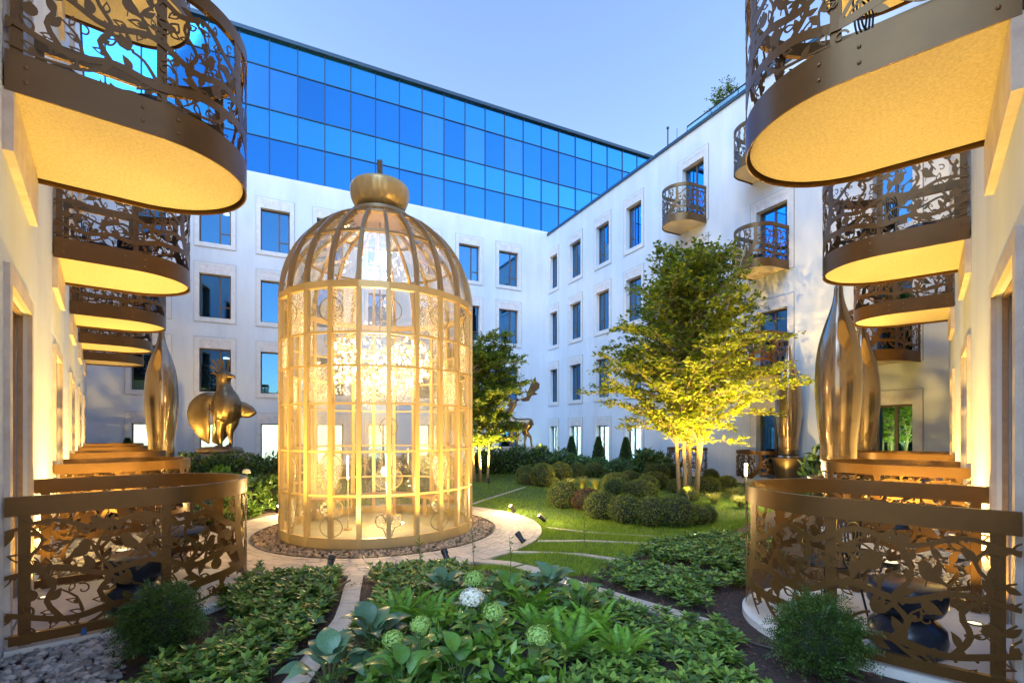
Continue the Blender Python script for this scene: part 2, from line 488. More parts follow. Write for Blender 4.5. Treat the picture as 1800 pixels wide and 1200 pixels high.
# ------------------------------------------------------------------ facades
class Wall:
    def __init__(s, p0, u, n, name, label, cat='building'):
        s.p0 = p0; s.u = u; s.n = n
        s.rz = math.atan2(n[1], n[0]) - PI/2
        lx = (n[1], -n[0]); s.g = 1 if lx[0]*u[0] + lx[1]*u[1] > 0 else -1
        s.root = empty(name, (p0[0], p0[1], 0), s.rz, label, cat)
    def at(s, t, d=0.0, z=0.0):
        return (s.p0[0] + s.u[0]*t + s.n[0]*d, s.p0[1] + s.u[1]*t + s.n[1]*d, z)
    def bx(s, mb, t0, t1, d0, d1, z0, z1):
        a, b = sorted((s.g*t0, s.g*t1)); return mb.box(a, b, d0, d1, z0, z1)
    def skin(s, t0, t1, z0, z1, ops, depth, m='plaster', name='wall'):
        ts = sorted({t0, t1, *[o[0] for o in ops], *[o[1] for o in ops]}); zs = sorted({z0, z1, *[o[2] for o in ops], *[o[3] for o in ops]})
        mb = MB(); g = s.g
        for a, b in zip(ts, ts[1:]):
            for c, d in zip(zs, zs[1:]):
                tm, zm = (a+b)/2, (c+d)/2
                if any(o[0] < tm < o[1] and o[2] < zm < o[3] for o in ops): continue
                mb.quad((g*a,0,c),(g*b,0,c),(g*b,0,d),(g*a,0,d))
        for a, b, c, d in ops:
            k = depth
            mb.quad((g*a,0,c),(g*a,-k,c),(g*a,-k,d),(g*a,0,d)); mb.quad((g*b,0,c),(g*b,-k,c),(g*b,-k,d),(g*b,0,d))
            mb.quad((g*a,0,d),(g*a,-k,d),(g*b,-k,d),(g*b,0,d)); mb.quad((g*a,0,c),(g*a,-k,c),(g*b,-k,c),(g*b,0,c))
        return mb.build(name, m, s.root)
    def window(s, o, lit=False, split=0.36, transom=True, french=False, depth=0.22, sur=(0.19, 0.50), lamp_on=False, curtain=False):
        a, b, c, d = o; g = s.g; y = -depth; fw = 0.055
        mb = MB(); ww = b - a; m = a + ww*(0.5 if french else split)
        s.bx(mb, a, a+fw, y-0.03, y+0.03, c, d); s.bx(mb, b-fw, b, y-0.03, y+0.03, c, d)
        s.bx(mb, a+fw, b-fw, y-0.03, y+0.03, d-fw, d); s.bx(mb, a+fw, b-fw, y-0.03, y+0.03, c, c+fw)
        s.bx(mb, m-0.035, m+0.035, y-0.032, y+0.032, c+fw, d-fw)
        zt = c + (d-c)*0.26
        if transom and not french: s.bx(mb, a+fw, m-0.035, y-0.028, y+0.028, zt, zt+0.05)
        win = mb.build('window', 'bronze_d', s.root)
        cells = [(m+0.035, b-fw, c+fw, d-fw)]
        if transom and not french: cells += [(a+fw, m-0.035, c+fw, zt), (a+fw, m-0.035, zt+0.05, d-fw)]
        else: cells += [(a+fw, m-0.035, c+fw, d-fw)]
        for p in cells:
            q = MB(); s.bx(q, p[0], p[1], y-0.006, y+0.006, p[2], p[3]); q.build('pane', 'win_glass', win)
        r = MB(); k = y - 0.7
        r.quad((g*(a-0.4),k,c-0.2),(g*(b+0.4),k,c-0.2),(g*(b+0.4),k,d+0.3),(g*(a-0.4),k,d+0.3))
        for tt in (a-0.4, b+0.4): r.quad((g*tt,k,c-0.2),(g*tt,y-0.05,c-0.2),(g*tt,y-0.05,d+0.3),(g*tt,k,d+0.3))
        for zz in (c-0.2, d+0.3): r.quad((g*(a-0.4),k,zz),(g*(b+0.4),k,zz),(g*(b+0.4),y-0.05,zz),(g*(a-0.4),y-0.05,zz))
        r.build('room', ('lit_hall' if lit == 2 else 'lit_room') if lit else 'room', win)
        if lamp_on:
            q = MB(); s.bx(q, a+0.12, m-0.1, k+0.1, k+0.4, d-0.35, d-0.30); q.build('ceiling_lamp', 'ceil_lamp', win)
        if curtain:
            q = MB(); n = 14
            for i in range(n):
                t0 = a + ww*0.52*i/n; t1 = a + ww*0.52*(i+1)/n; da = y-0.2-0.05*(i % 2); db = y-0.2-0.05*((i+1) % 2)
                q.quad((g*t0,da,c),(g*t1,db,c),(g*t1,db,d),(g*t0,da,d))
            q.build('curtain', 'curtain', win)
        if sur:
            sw, st = sur; q = MB()
            s.bx(q, a-sw, a, 0.0, 0.03, c-0.2, d+st); s.bx(q, b, b+sw, 0.0, 0.03, c-0.2, d+st)
            s.bx(q, a, b, 0.0, 0.03, d+st-0.13, d+st); s.bx(q, a, b, 0.0, 0.034, c-0.2, c)
            su = q.build('window_surround', 'stone_pale', s.root)
            q = MB(); e = 0.012
            s.bx(q, a-sw-e, a-sw, 0.0, 0.031, c-0.2-e, d+st+e); s.bx(q, b+sw, b+sw+e, 0.0, 0.031, c-0.2-e, d+st+e); s.bx(q, a-sw, b+sw, 0.0, 0.031, d+st, d+st+e); s.bx(q, a-sw, b+sw, 0.0, 0.031, c-0.2-e, c-0.2)
            q.build('joint_line', 'joint', su)
            q = MB(); s.bx(q, a, b, 0.0, 0.022, d, d+st-0.13); q.build('header_panel', 'marble', su)
        return win

LW = Wall((-0.727, 0), (-0.6403, 0.7681), (0.7681, 0.6403), 'hotel_wing', 'warmly uplit white hotel wing with bronze balconies along the left side')
RW = Wall((0.583, 0), (0.6453, 0.7639), (-0.7639, 0.6453), 'hotel_wing', 'warmly uplit white hotel wing with bronze balconies along the right side')
BF = Wall((2.205, 30.1), (-0.8979, -0.4402), (0.4402, -0.8979), 'hotel_building', 'white back building with square windows under a blue glass upper storey')
RF = Wall((2.205, 30.1), (0.4303, -0.9027), (-0.9027, -0.4303), 'hotel_building', 'white side building with narrow windows and balconies behind the big tree')

# back building
cols = [(2.04,3.31),(4.53,5.79),(7.02,8.28),(9.5,10.76),(11.98,13.24),(14.46,15.72),(16.94,18.19),(19.42,20.68)]
rows = [(10.28,12.30),(6.88,8.88),(3.50,5.48),(0.05,2.06)]
ops = [(a,b,c,d) for a,b in cols for c,d in rows]
BF.skin(-0.0, 22.3, -0.1, 13.93, ops, 0.3)
for i, o in enumerate(ops):
    r = i % 4; c = i // 4
    BF.window(o, lit=(r == 3 and c in (1,2,3,4,5,6,7)), lamp_on=(c == 6 and r in (0,2)), curtain=((i*7) % 5 == 0 and r < 3))
# glazed upper storeys: every panel a part
zr = [(13.97,15.70,0),(15.74,17.08,1),(17.12,19.08,0),(19.12,20.48,1)]
mb = MB()
edges = [15.35 + 1.245*k for k in range(-19, 7)]
gd = -0.10
for z in (13.93, 15.70, 17.08, 19.08): BF.bx(mb, edges[0], edges[-1], gd-0.05, gd+0.03, z, z+0.04)
for e in edges: BF.bx(mb, e-0.025, e+0.025, gd-0.05, gd+0.035, 13.97, 20.48)
cw = mb.build('mullion_grid', 'cw_frame', BF.root)
mb = MB(); BF.bx(mb, edges[0]-0.2, edges[-1]+0.2, -6, 0.06, 20.48, 20.66); mb.build('roof_coping', 'roofcap', BF.root)
mb = MB(); BF.bx(mb, edges[0]-0.2, edges[-1]+0.2, -6, -0.3, 13.9, 20.47); mb.build('glass_storey_core', 'room', BF.root)
rr = random.Random(3)
for ri, (z0, z1, sp) in enumerate(zr):
    for i, (a, b) in enumerate(zip(edges, edges[1:])):
        me = MB(); y = gd + rr.uniform(-0.004, 0.004); tl = rr.uniform(-0.008, 0.008); g = BF.g
        a2, b2 = sorted((g*(a+0.025), g*(b-0.025)))
        v0 = y-0.01; me.v = [(a2,v0,z0),(b2,v0+tl,z0),(b2,v0+tl*0.3,z1),(a2,v0-tl*0.5,z1)]; me.f = [(0,1,2,3)]
        mm = 'cw_spandrel' if sp else ('cw_blind' if rr.random() < (0.75 if i > 17 and ri == 2 else 0.18) else 'cw_vision')
        me.build('glass_panel', mm, BF.root)
mb = MB(); BF.bx(mb, -9, 0, -6, -0.4, 0, 13.9); mb.build('rear_core', 'plaster', BF.root)

# side building on the right
rcols = [(0.28,1.16),(2.54,3.66),(5.08,6.20),(7.53,8.62)]
rrows = [(10.28,12.28),(6.85,8.86),(3.44,5.42),(0.05,2.0)]
rops = [(a,b,c,d) for a,b in rcols for c,d in rrows]
fops = [(11.13,12.26,10.1,12.4),(11.13,12.26,6.7,8.98),(11.13,12.26,3.3,5.55),(14.57,15.72,10.55,12.7),(14.57,15.72,7.2,9.26),(14.57,15.72,3.75,5.78),(14.57,15.72,0.12,2.35),
        (18.25,19.2,7.2,9.26),(18.25,19.2,3.75,5.78),(18.25,19.2,0.12,2.44)]
RF.skin(0, 20.0, -0.1, 13.7, rops+fops, 0.3)
for i, o in enumerate(rops):
    RF.window(o, lit=2 if i % 4 == 3 else False, curtain=(i % 3 == 0 and i % 4 != 3), sur=(0.16, 0.45))
for i, o in enumerate(fops): RF.window(o, french=True, transom=False, curtain=True, sur=(0.22, 0.38), lit=False)
mb = MB(); RF.bx(mb, -0.3, 20.3, -5, 0.07, 13.70, 13.82); mb.build('roof_coping', 'roofcap', RF.root)
for t in (9.8,):
    mb = MB(); RF.bx(mb, t-0.02, t+0.02, 0.0, 0.012, 0, 13.7); mb.build('joint_strip', 'marble', RF.root)
mb = MB()
for t in (10.5, 11.8, 13.1, 14.4, 15.7): RF.bx(mb, t-0.015, t+0.015, -0.9, -0.87, 13.82, 14.75)
RF.bx(mb, 10.5, 15.7, -0.905, -0.865, 14.75, 14.79)
rail = mb.build('roof_balustrade', 'black', RF.root)
for t in (10.5, 11.8, 13.1, 14.4):
    mb = MB(); RF.bx(mb, t+0.02, t+1.28, -0.89, -0.88, 13.86, 14.74); mb.build('pane', 'balustrade', rail)
mast = MB().tube([RF.at(9.75,-0.5,13.8), RF.at(9.75,-0.5,15.0)], 0.03, 8).tube([RF.at(9.75,-0.5,15.0), RF.at(9.75,-0.5,15.06)], 0.06, 8).tube([RF.at(10.3,-0.5,13.8), RF.at(10.3,-0.5,14.7)], 0.012, 6).build('roof_mast', 'black')
tag(mast, 'thin antenna mast standing on the side building roof edge', 'mast')

# near wings with door bays
LBAY = [4.13, 7.50, 10.85, 14.20, 17.45]
RBAY = [3.50, 6.85, 10.25]
def wing(W, bays, uy, t0, t1, zs):
    ops = []
    for Y in bays:
        t = Y/uy
        for c, d in zs: ops.append((t-0.65, t+0.65, c, d))
    W.skin(t0, t1, -0.05, 13.7, ops, 0.62)
    for (a, b, c, d) in ops:
        fl = MB(); n = 11                       # fluted jambs: ribs standing on the reveal
        for sgn, e in ((1, a), (-1, b)):
            for k in range(n):
                y1 = -0.03 - k*0.05
                W.bx(fl, e+sgn*0.002, e+sgn*0.022, y1-0.036, y1, c, d)
        for k in range(n):
            y1 = -0.03 - k*0.05
            W.bx(fl, a+0.03, b-0.03, y1-0.036, y1, d-0.022, d-0.002)
        fl.build('fluted_jamb', 'flute', W.root)
        W.window((a, b, c, d), french=True, transom=False, depth=0.60, sur=None, curtain=True)
        q = MB()
        W.bx(q, a-0.13, a, 0, 0.035, c-0.1, d+0.13); W.bx(q, b, b+0.13, 0, 0.035, c-0.1, d+0.13); W.bx(q, a, b, 0, 0.035, d, d+0.13)
        q.build('door_surround', 'stone', W.root)
        if c > 1:
            q = MB(); W.bx(q, a-0.2, b+0.2, 0, 0.06, c-0.75, c-0.30); q.build('sill_panel', 'stone', W.root)
wing(LW, LBAY, 0.7681, 2.2, 26.6, [(0.19,2.84),(4.50,6.95),(9.0,11.4)])
wing(RW, RBAY, 0.7639, 2.0, 15.9, [(0.19,2.84),(4.50,6.95),(9.0,11.4)])
for W, t in ((LW, 26.6), (RW, 15.9)):
    mb = MB(); W.bx(mb, 2.0, t, -3, 0.05, 13.7, 13.85); mb.build('roof_coping', 'roofcap', W.root)

# ------------------------------------------------------------------ bronze filigree balconies and terrace fences
UR, US = 0.85, 0.85
UL = 2*US + PI*UR
def upath(s):
    if s < US: return (-UR, s), (-1.0, 0.0)
    if s < US + PI*UR:
        a = (s-US)/UR; return (-UR*math.cos(a), US + UR*math.sin(a)), (-math.cos(a), math.sin(a))
    return (UR, UL - s), (1.0, 0.0)
def upos(s, off):
    p, n = upath(s); return (p[0]+n[0]*off, p[1]+n[1]*off)
USEG = [0.0, US] + [US + PI*UR*i/36 for i in range(1, 37)] + [UL]

def uband(z0, z1, o0, o1):
    mb = MB(); n = len(USEG)
    for s in USEG:
        a = upos(s, o0); b = upos(s, o1)
        mb.v += [(a[0],a[1],z0),(b[0],b[1],z0),(b[0],b[1],z1),(a[0],a[1],z1)]
    for i in range(n-1):
        for j in range(4): mb.f.append((i*4+j, i*4+(j+1) % 4, (i+1)*4+(j+1) % 4, (i+1)*4+j))
    mb.f += [(0,1,2,3), ((n-1)*4+3, (n-1)*4+2, (n-1)*4+1, (n-1)*4)]
    return mb
def uslab(z0, z1, off):
    return MB().prism([upos(s, off) for s in USEG], z0, z1)

class Lace:
    """flat cut-metal ornament laid out on the unrolled sheet (s along, z up), then bent round the U"""
    def __init__(s, seed): s.mb = MB(); s.r = random.Random(seed); s.th = 0.006
    def off(s): return s.r.uniform(-0.0016, 0.0016)
    def pt(s, p, o):
        q = upos(min(max(p[0], 0.0), UL), o); return (q[0], q[1], p[1])
    def poly(s, pts):
        pts = [(p[0], min(max(p[1], 0.0), 1.0)) for p in pts]
        o = s.off(); n = len(s.mb.v); k = len(pts)
        s.mb.v += [s.pt(p, o+s.th/2) for p in pts] + [s.pt(p, o-s.th/2) for p in pts]
        s.mb.f.append(tuple(n+i for i in range(k))); s.mb.f.append(tuple(n+k+i for i in reversed(range(k))))
        for i in range(k): s.mb.f.append((n+i, n+(i+1) % k, n+k+(i+1) % k, n+k+i))
    def strip(s, A, B, closed=False):
        A = [(p[0], min(max(p[1], 0.0), 1.0)) for p in A]; B = [(p[0], min(max(p[1], 0.0), 1.0)) for p in B]
        o = s.off(); n = len(s.mb.v); k = len(A); V = s.mb.v
        for X in (A, B):
            for dd in (1, -1): V += [s.pt(p, o+dd*s.th/2) for p in X]
        a1, a2, b1, b2 = n, n+k, n+2*k, n+3*k
        m = k if closed else k-1
        for i in range(m):
            j = (i+1) % k
            s.mb.f += [(a1+i, a1+j, b1+j, b1+i), (a2+j, a2+i, b2+i, b2+j), (a1+j, a1+i, a2+i, a2+j), (b1+i, b1+j, b2+j, b2+i)]
    def ribbon(s, pts, w0, w1, nubs=0.0):
        c = catmull(pts, 0.045); k = len(c); A = []; B = []
        for i, p in enumerate(c):
            d = c[min(i+1,k-1)] - c[max(i-1,0)]; d = d/(np.linalg.norm(d)+1e-9); nn = np.array([-d[1], d[0]])
            ww = (w0 + (w1-w0)*i/(k-1))*0.5
            A.append(tuple(p+nn*ww)); B.append(tuple(p-nn*ww))
            if nubs and s.r.random() < nubs:
                q = p + nn*ww*s.r.choice((-1.15, 1.15)); rr_ = s.r.uniform(0.009, 0.013)
                s.poly([(q[0]+rr_*math.cos(a*PI/3), q[1]+rr_*math.sin(a*PI/3)) for a in range(6)])
        s.strip(A, B); return c
    def leaf(s, base, ang, L, W, hollow):
        ca, sa = math.cos(ang), math.sin(ang); up = []; dn = []
        for i in range(8):
            t = i/7; h = W*0.5*math.sin(PI*t**0.85)*(1-0.15*t); bend = 0.08*L*math.sin(PI*t)
            for lst, sg in ((up, 1), (dn, -1)):
                x = L*t; y = sg*h + bend; lst.append((base[0]+x*ca-y*sa, base[1]+x*sa+y*ca))
        out = up + dn[::-1][1:-1]
        if hollow:
            cx = sum(p[0] for p in out)/len(out); cy = sum(p[1] for p in out)/len(out)
            s.strip(out, [(cx+(p[0]-cx)*0.60, cy+(p[1]-cy)*0.60) for p in out], True)
            if s.r.random() < 0.6:
                s.poly([out[0], out[2], (cx, cy), out[-2]])
        else: s.poly(out)
    def shape(s, base, ang, size, pts, flip=1):
        ca, sa = math.cos(ang), math.sin(ang)
        s.poly([(base[0]+size*(flip*x*ca - y*sa), base[1]+size*(flip*x*sa + y*ca)) for x, y in pts])
    def tulip(s, b, ang, z): s.shape(b, ang, z, [(-.08,0),(-.34,.25),(-.42,.6),(-.36,1.0),(-.15,.62),(0,.98),(.15,.62),(.36,1.0),(.42,.6),(.34,.25),(.08,0)])
    def bird(s, b, z, flip):
        s.shape(b, 0, z, [(-.95,-.5),(-.60,-.22),(-.42,.12),(-.2,.38),(-.1,.62),(.05,.76),(.25,.76),(.38,.64),(.58,.58),(.40,.50),(.38,.3),(.34,.0),(.18,-.24),(-.1,-.34),(-.4,-.36)], flip)
        s.ribbon([(b[0]+flip*z*0.05, b[1]-z*0.3), (b[0]+flip*z*0.1, b[1]-z*0.65)], 0.008, 0.006)
    def butterfly(s, b, z, ang):
        for a, k in ((0.75,1.0),(2.4,1.0),(-0.65,0.75),(-2.5,0.75)): s.leaf(b, a+ang, z*k, z*k*0.75, True)
        s.leaf((b[0]-z*0.45*math.cos(ang+PI/2), b[1]-z*0.45*math.sin(ang+PI/2)), ang+PI/2, z*1.0, z*0.2, False)
    def curl(s, b, ang, z, turn=1):
        pts = []
        for i in range(13):
            t = i/12; a = ang + turn*t*5.2; rr_ = z*(1-0.82*t)
            pts.append((b[0] + rr_*math.cos(a) - z*math.cos(ang), b[1] + rr_*math.sin(a) - z*math.sin(ang)))
        c = pts; s.ribbon(c, 0.013, 0.008)
    def fruit(s, b, z):
        s.poly([(b[0]+z*math.cos(a*PI/6), b[1]+z*math.sin(a*PI/6)) for a in range(12)])
        s.shape((b[0], b[1]+z*0.8), 0, z*0.9, [(-.25,0),(-.35,.5),(-.1,.3),(0,.6),(.1,.3),(.35,.5),(.25,0)])

def lace_panel():
    T = UL/2
    full = Lace(11)
    for mir in (0, 1):
        L = full; L.r = random.Random(11 + 0*mir)
        mark = len(L.mb.v)
        mx = (lambda p: (UL-p[0], p[1])) if mir else (lambda p: p)
        def rib(pts, w0, w1, nub=0.10, leaves=0.10, ln=0.105):
            leaves *= 0.82; ln *= 1.08; w0 *= 1.15; w1 *= 1.25
            c = L.ribbon([mx(p) for p in pts], w0, w1, nub); acc = 0.04; side = 1
            for i in range(1, len(c)-1):
                acc += float(np.linalg.norm(c[i]-c[i-1]))
                if leaves and acc > leaves:
                    acc = L.r.uniform(-0.03, 0.02); d = c[i+1]-c[i-1]; a = math.atan2(d[1], d[0])
                    side = -side; ang = a + side*L.r.uniform(0.55, 1.15); l = ln*L.r.uniform(0.75, 1.25)
                    b = c[i] + 0.004*np.array([math.cos(ang), math.sin(ang)])
                    if 0.03 < b[1]+l*math.sin(ang) < 0.99: L.leaf(tuple(b), ang, l, l*L.r.uniform(0.42, 0.58), L.r.random() < 0.55)
            return c
        # tree growing from the tip
        rib([(2.10,0.02),(1.92,0.16),(1.74,0.36),(1.66,0.62),(1.66,0.85),(1.62,1.0)], 0.17, 0.055, 0.0, 0)
        rib([(2.16,0.0),(2.0,0.20),(1.98,0.36),(2.09,0.55),(2.06,0.8),(2.12,1.0)], 0.07, 0.03, 0.1, 0.14)
        rib([(1.90,0.20),(1.86,0.42),(1.93,0.62),(1.84,0.80),(1.88,0.98)], 0.05, 0.02, 0.1, 0.12)
        for k in range(9):                       # scale-like foliage on the trunk top
            z = 0.66 + 0.035*k
            for sg in (-1, 1): L.leaf(mx((1.655, z)), PI/2 + sg*L.r.uniform(0.8, 1.1), 0.085, 0.038, False)
        # long branches back to the wall
        rib([(1.80,0.26),(1.50,0.24),(1.20,0.22),(0.90,0.14),(0.62,0.19),(0.34,0.14),(0.0,0.24)], 0.075, 0.030, 0.22, 0.13)
        rib([(1.72,0.42),(1.45,0.47),(1.15,0.40),(0.85,0.52),(0.55,0.46),(0.28,0.56),(0.0,0.52)], 0.055, 0.026, 0.16, 0.11)
        rib([(1.66,0.66),(1.46,0.74),(1.25,0.88),(1.05,0.80),(0.80,0.92),(0.52,0.84),(0.25,0.93),(0.0,0.86)], 0.045, 0.022, 0.12, 0.10)
        rib([(1.22,0.23),(1.10,0.38),(1.18,0.55),(1.08,0.70),(1.13,0.84)], 0.040, 0.016, 0.1, 0.10)
        rib([(0.60,0.18),(0.52,0.32),(0.60,0.46),(0.50,0.64),(0.56,0.82)], 0.036, 0.016, 0.1, 0.10)
        rib([(0.90,0.15),(0.80,0.30),(0.72,0.34)], 0.026, 0.014, 0.2, 0)
        rib([(0.30,0.15),(0.22,0.30),(0.26,0.44),(0.12,0.62),(0.2,0.78),(0.08,0.95)], 0.034, 0.014, 0.1, 0.10)
        rib([(0.62,0.19),(0.45,0.07),(0.22,0.04),(0.0,0.07)], 0.024, 0.012, 0.1, 0.12)
        rib([(1.50,0.24),(1.36,0.10),(1.15,0.05),(0.95,0.03)], 0.026, 0.012, 0.1, 0.12)
        rib([(0.85,0.52),(0.78,0.66),(0.86,0.78),(0.74,0.88)], 0.026, 0.012, 0.1, 0.10)
        rib([(1.45,0.47),(1.38,0.60),(1.42,0.70)], 0.026, 0.012, 0.1, 0.08)
        for p0_, ang_, l_ in (((0.10,0.22),1.2,.22),((0.42,0.18),1.0,.24),((0.75,0.17),0.9,.2),((1.02,0.17),1.3,.24),((1.34,0.22),1.1,.2),((0.16,0.54),0.8,.2),((0.45,0.50),1.9,.2),((0.68,0.48),1.0,.22),((0.98,0.46),0.7,.24),((1.25,0.44),1.5,.22),((1.52,0.46),2.0,.2),
                             ((0.40,0.88),-1.2,.2),((0.66,0.88),-1.6,.22),((0.92,0.86),-0.9,.2),((1.16,0.84),-2.1,.22),((1.36,0.80),-1.2,.2),((0.20,0.90),-1.0,.22),((1.60,0.24),1.9,.18),((1.80,0.36),1.2,.2),((2.0,0.3),1.4,.2),((1.72,0.70),0.6,.2),((1.95,0.85),-0.8,.2),((0.85,0.14),-0.6,.18),((0.5,0.16),-0.7,.16),((1.2,0.2),-0.8,.18),((1.68,0.2),-0.9,.2),((1.55,0.12),0.1,.3)):
            if L.r.random() < 0.45: continue
            e_ = (p0_[0]-l_*math.cos(ang_), p0_[1]+l_*math.sin(ang_)); m_ = ((p0_[0]+e_[0])/2+0.03, (p0_[1]+e_[1])/2+0.02)
            rib([p0_, m_, e_], 0.020, 0.009, 0.12, 0.085, 0.085)
        # creatures and flowers
        L.tulip(mx((0.70,0.34)), (0.5 if not mir else -0.5), 0.14)
        L.tulip(mx((0.56,0.82)), 0.0, 0.13)
        L.tulip(mx((1.93,0.60)), (-0.2 if not mir else 0.2), 0.13)
        L.tulip(mx((2.10,0.42)), 0.0, 0.12)
        f = -1 if mir else 1
        L.bird(mx((0.42,0.66)), 0.125, f); L.bird(mx((0.70,0.68)), 0.125, -f); L.bird(mx((1.98,0.78)), 0.11, f); L.bird(mx((1.30,0.56)), 0.11, f)
        L.butterfly(mx((0.97,0.64)), 0.115, 0.2*f); L.butterfly(mx((2.03,0.90)), 0.09, 0.0)
        L.fruit(mx((1.36,0.36)), 0.055); L.fruit(mx((1.50,0.60)), 0.05); L.fruit(mx((0.13,0.36)), 0.045)
        for b, a, z, t in (((1.0,0.30),0,.06,1),((0.40,0.40),2,.05,-1),((1.55,0.88),1,.05,1),((0.84,0.06),3,.05,-1),((1.78,0.55),0,.045,1),((1.78,0.92),2,.05,-1),((0.30,0.74),1,.045,1),((1.30,0.13),2.5,.05,1)):
            L.curl(mx(b), a if not mir else PI-a, z, t if not mir else -t)
    return full.mb.mesh('filigree_panel', 'bronze')
LACE = lace_panel()

def fence_tree(kind):
    """balcony: slab + fascia + lace + rail; fence: terrace slab + lace + rails"""
    if kind == 'balcony':
        root = empty('balcony', label='x', cat='balcony', group='bronze filigree balconies')
        sl = uslab(0.04, 0.20, -0.035).build('floor_slab', 'soffit', root)
        auto_smooth(uband(0.0, 0.29, -0.008, 0.004).build('fascia', 'bronze', root))
        z0, zh, zt, zb = 0.27, 1.03, 1.29, 1.42
        bm = MB(); bm.lathe([(0.013,0),(0.013,0.006),(0.009,0.011),(0.0,0.012)], 8); bme = bm.mesh('bolt', 'bolt', True)
        for s in (0.10, 0.78, 1.02, 2.18, 3.34, 3.58, 4.26):
            for z in (0.09, 0.20):
                p, n = upath(s); o = link('bolt', bme, root, (p[0]+n[0]*0.004, p[1]+n[1]*0.004, z))
                o.rotation_euler = Vector((n[0], n[1], 0)).to_track_quat('Z', 'Y').to_euler()
        posts = (0.06, 0.92, UL-0.92, UL-0.06)
    else:
        root = empty('terrace_fence', label='x', cat='fence', group='bronze filigree terrace fences')
        uslab(0.0, 0.18, 0.03).build('floor_slab', 'concrete', root)
        z0, zh, zt, zb = 0.20, 0.95, 1.13, 1.27
        posts = (0.10, 0.95, UL-0.95, UL-0.10)
        for sgn in (-1, 1): MB().box(sgn*UR-0.02, sgn*UR+0.02, 0.02, 0.98, 0.205, 0.275).build('bottom_rail', 'bronze', root)
    o = link('filigree_panel', LACE, root, (0, 0, z0)); o.scale = (1, 1, zh)
    auto_smooth(uband(zt, zb, -0.04, 0.008).build('top_rail', 'bronze', root))
    for s in posts:
        p, n = upath(s); t = (-n[1], n[0]); h = 0.034
        mb = MB(); c = (p[0]-n[0]*0.022, p[1]-n[1]*0.022)
        poly = [(c[0]+t[0]*h*a+n[0]*0.012*b, c[1]+t[1]*h*a+n[1]*0.012*b) for a, b in ((-1,-1),(1,-1),(1,1),(-1,1))]
        mb.prism(poly, 0.19, zt).build('post', 'bronze', root)
    return tree_of(root)

BAL = fence_tree('balcony'); FEN = fence_tree('fence')
ORD = ['nearest', 'second nearest', 'third nearest', 'fourth nearest', 'farthest']
first = True
BZ = 4.18
for side, W, bays, uy in (('left', LW, LBAY, 0.7681), ('right', RW, RBAY, 0.7639)):
    for i, Y in enumerate(bays):
        t = Y/uy
        place(BAL, first, W.at(t, 0.012, BZ), W.rz, 'bronze filigree balcony with lit soffit, %s in the row on the %s wing' % (ORD[i], side))
        place(FEN, first, W.at(t, 0.012, 0.0), W.rz, 'bronze filigree terrace fence at ground level, %s on the %s side' % (ORD[i], side))
        first = False
    place(BAL, False, W.at(bays[1]/uy, 0.012, 8.65), W.rz, 'upper balcony of the %s wing, seen through railings of the one nearest' % side)
for t, z, lab in ((11.7, 9.75, 'dusky bronze balcony highest on the side building, above the big tree'), (11.7, 6.35, 'bronze balcony on the side building half hidden by the tree top'),
                  (15.1, 10.3, 'top balcony of the side building peeping past the big right balcony'), (15.1, 6.95, 'dusky bronze balcony on the side building just right of the tree crown'),
                  (15.1, 3.5, 'lowest bronze balcony of the side building behind the tree crown'), (18.7, 3.5, 'bronze balcony over the glazed door behind the right bronze vases')):
    place(BAL, False, RF.at(t, 0.012, z), RF.rz, lab, scale=(0.8, 0.8, 1.0))
place(FEN, False, RF.at(15.0, 0.012, 0), RF.rz, 'bronze filigree fence around the terrace beside the dark planter and vase', scale=(0.85, 0.6, 0.85))
place(FEN, False, RF.at(18.7, 0.012, 0), RF.rz, 'low bronze fence before the glazed door at the far right corner', scale=(0.8, 0.5, 0.85))
place(FEN, False, RF.at(11.7, 0.012, 0), RF.rz, 'bronze filigree terrace fence directly behind the big tree trunks', scale=(0.85, 0.6, 0.85))
# ------------------------------------------------------------------ round path, gravel, strips, lawn
rng = np.random.default_rng(21)
path = empty('path', (CX, CY, 0)); tag(path, 'round path of small beige pavers circling the birdcage', 'path', kind='structure')
RW_N = 8; rw = (PATH_R - GRAVEL_R - 0.04)/RW_N
def wedge(r0, r1, da, z0=-0.03, z1=0.026):
    mb = MB(); k = 3; A = []; B = []
    for i in range(k+1):
        a = -da/2 + da*i/k; A.append((r0*math.cos(a), r0*math.sin(a))); B.append((r1*math.cos(a), r1*math.sin(a)))
    mb.prism(A + B[::-1], z0, z1); return mb
rowm = []; items = []
for i in range(RW_N):
    r0 = GRAVEL_R + 0.04 + i*rw; n = int(2*PI*(r0+rw/2)/0.19); da = 2*PI/n
    rowm.append((wedge(r0+0.004, r0+rw-0.004, da - 0.009/r0), n, da))
    for k in range(n):
        a = k*da + (da/2 if i % 2 else 0); items.append((CY + (r0+rw/2)*math.sin(a), i, a))
items.sort()
meshes = [m.mesh('paver', 'paver') for m, _, _ in rowm]
rest = MB(); rp = random.Random(5)
for q, (yy, i, a) in enumerate(items):
    dz = rp.uniform(-0.003, 0.002)
    if q < 290: link('paver', meshes[i], path, (0, 0, dz), a)
    else:
        m = rowm[i][0]; n = len(rest.v); ca, sa = math.cos(a), math.sin(a)
        rest.v += [(x*ca - y*sa, x*sa + y*ca, z+dz) for x, y, z in m.v]; rest.f += [tuple(n+j for j in f) for f in m.f]
tag(rest.build('pavers', 'paver_s', path), kind='stuff')
mb = MB(); k = 72
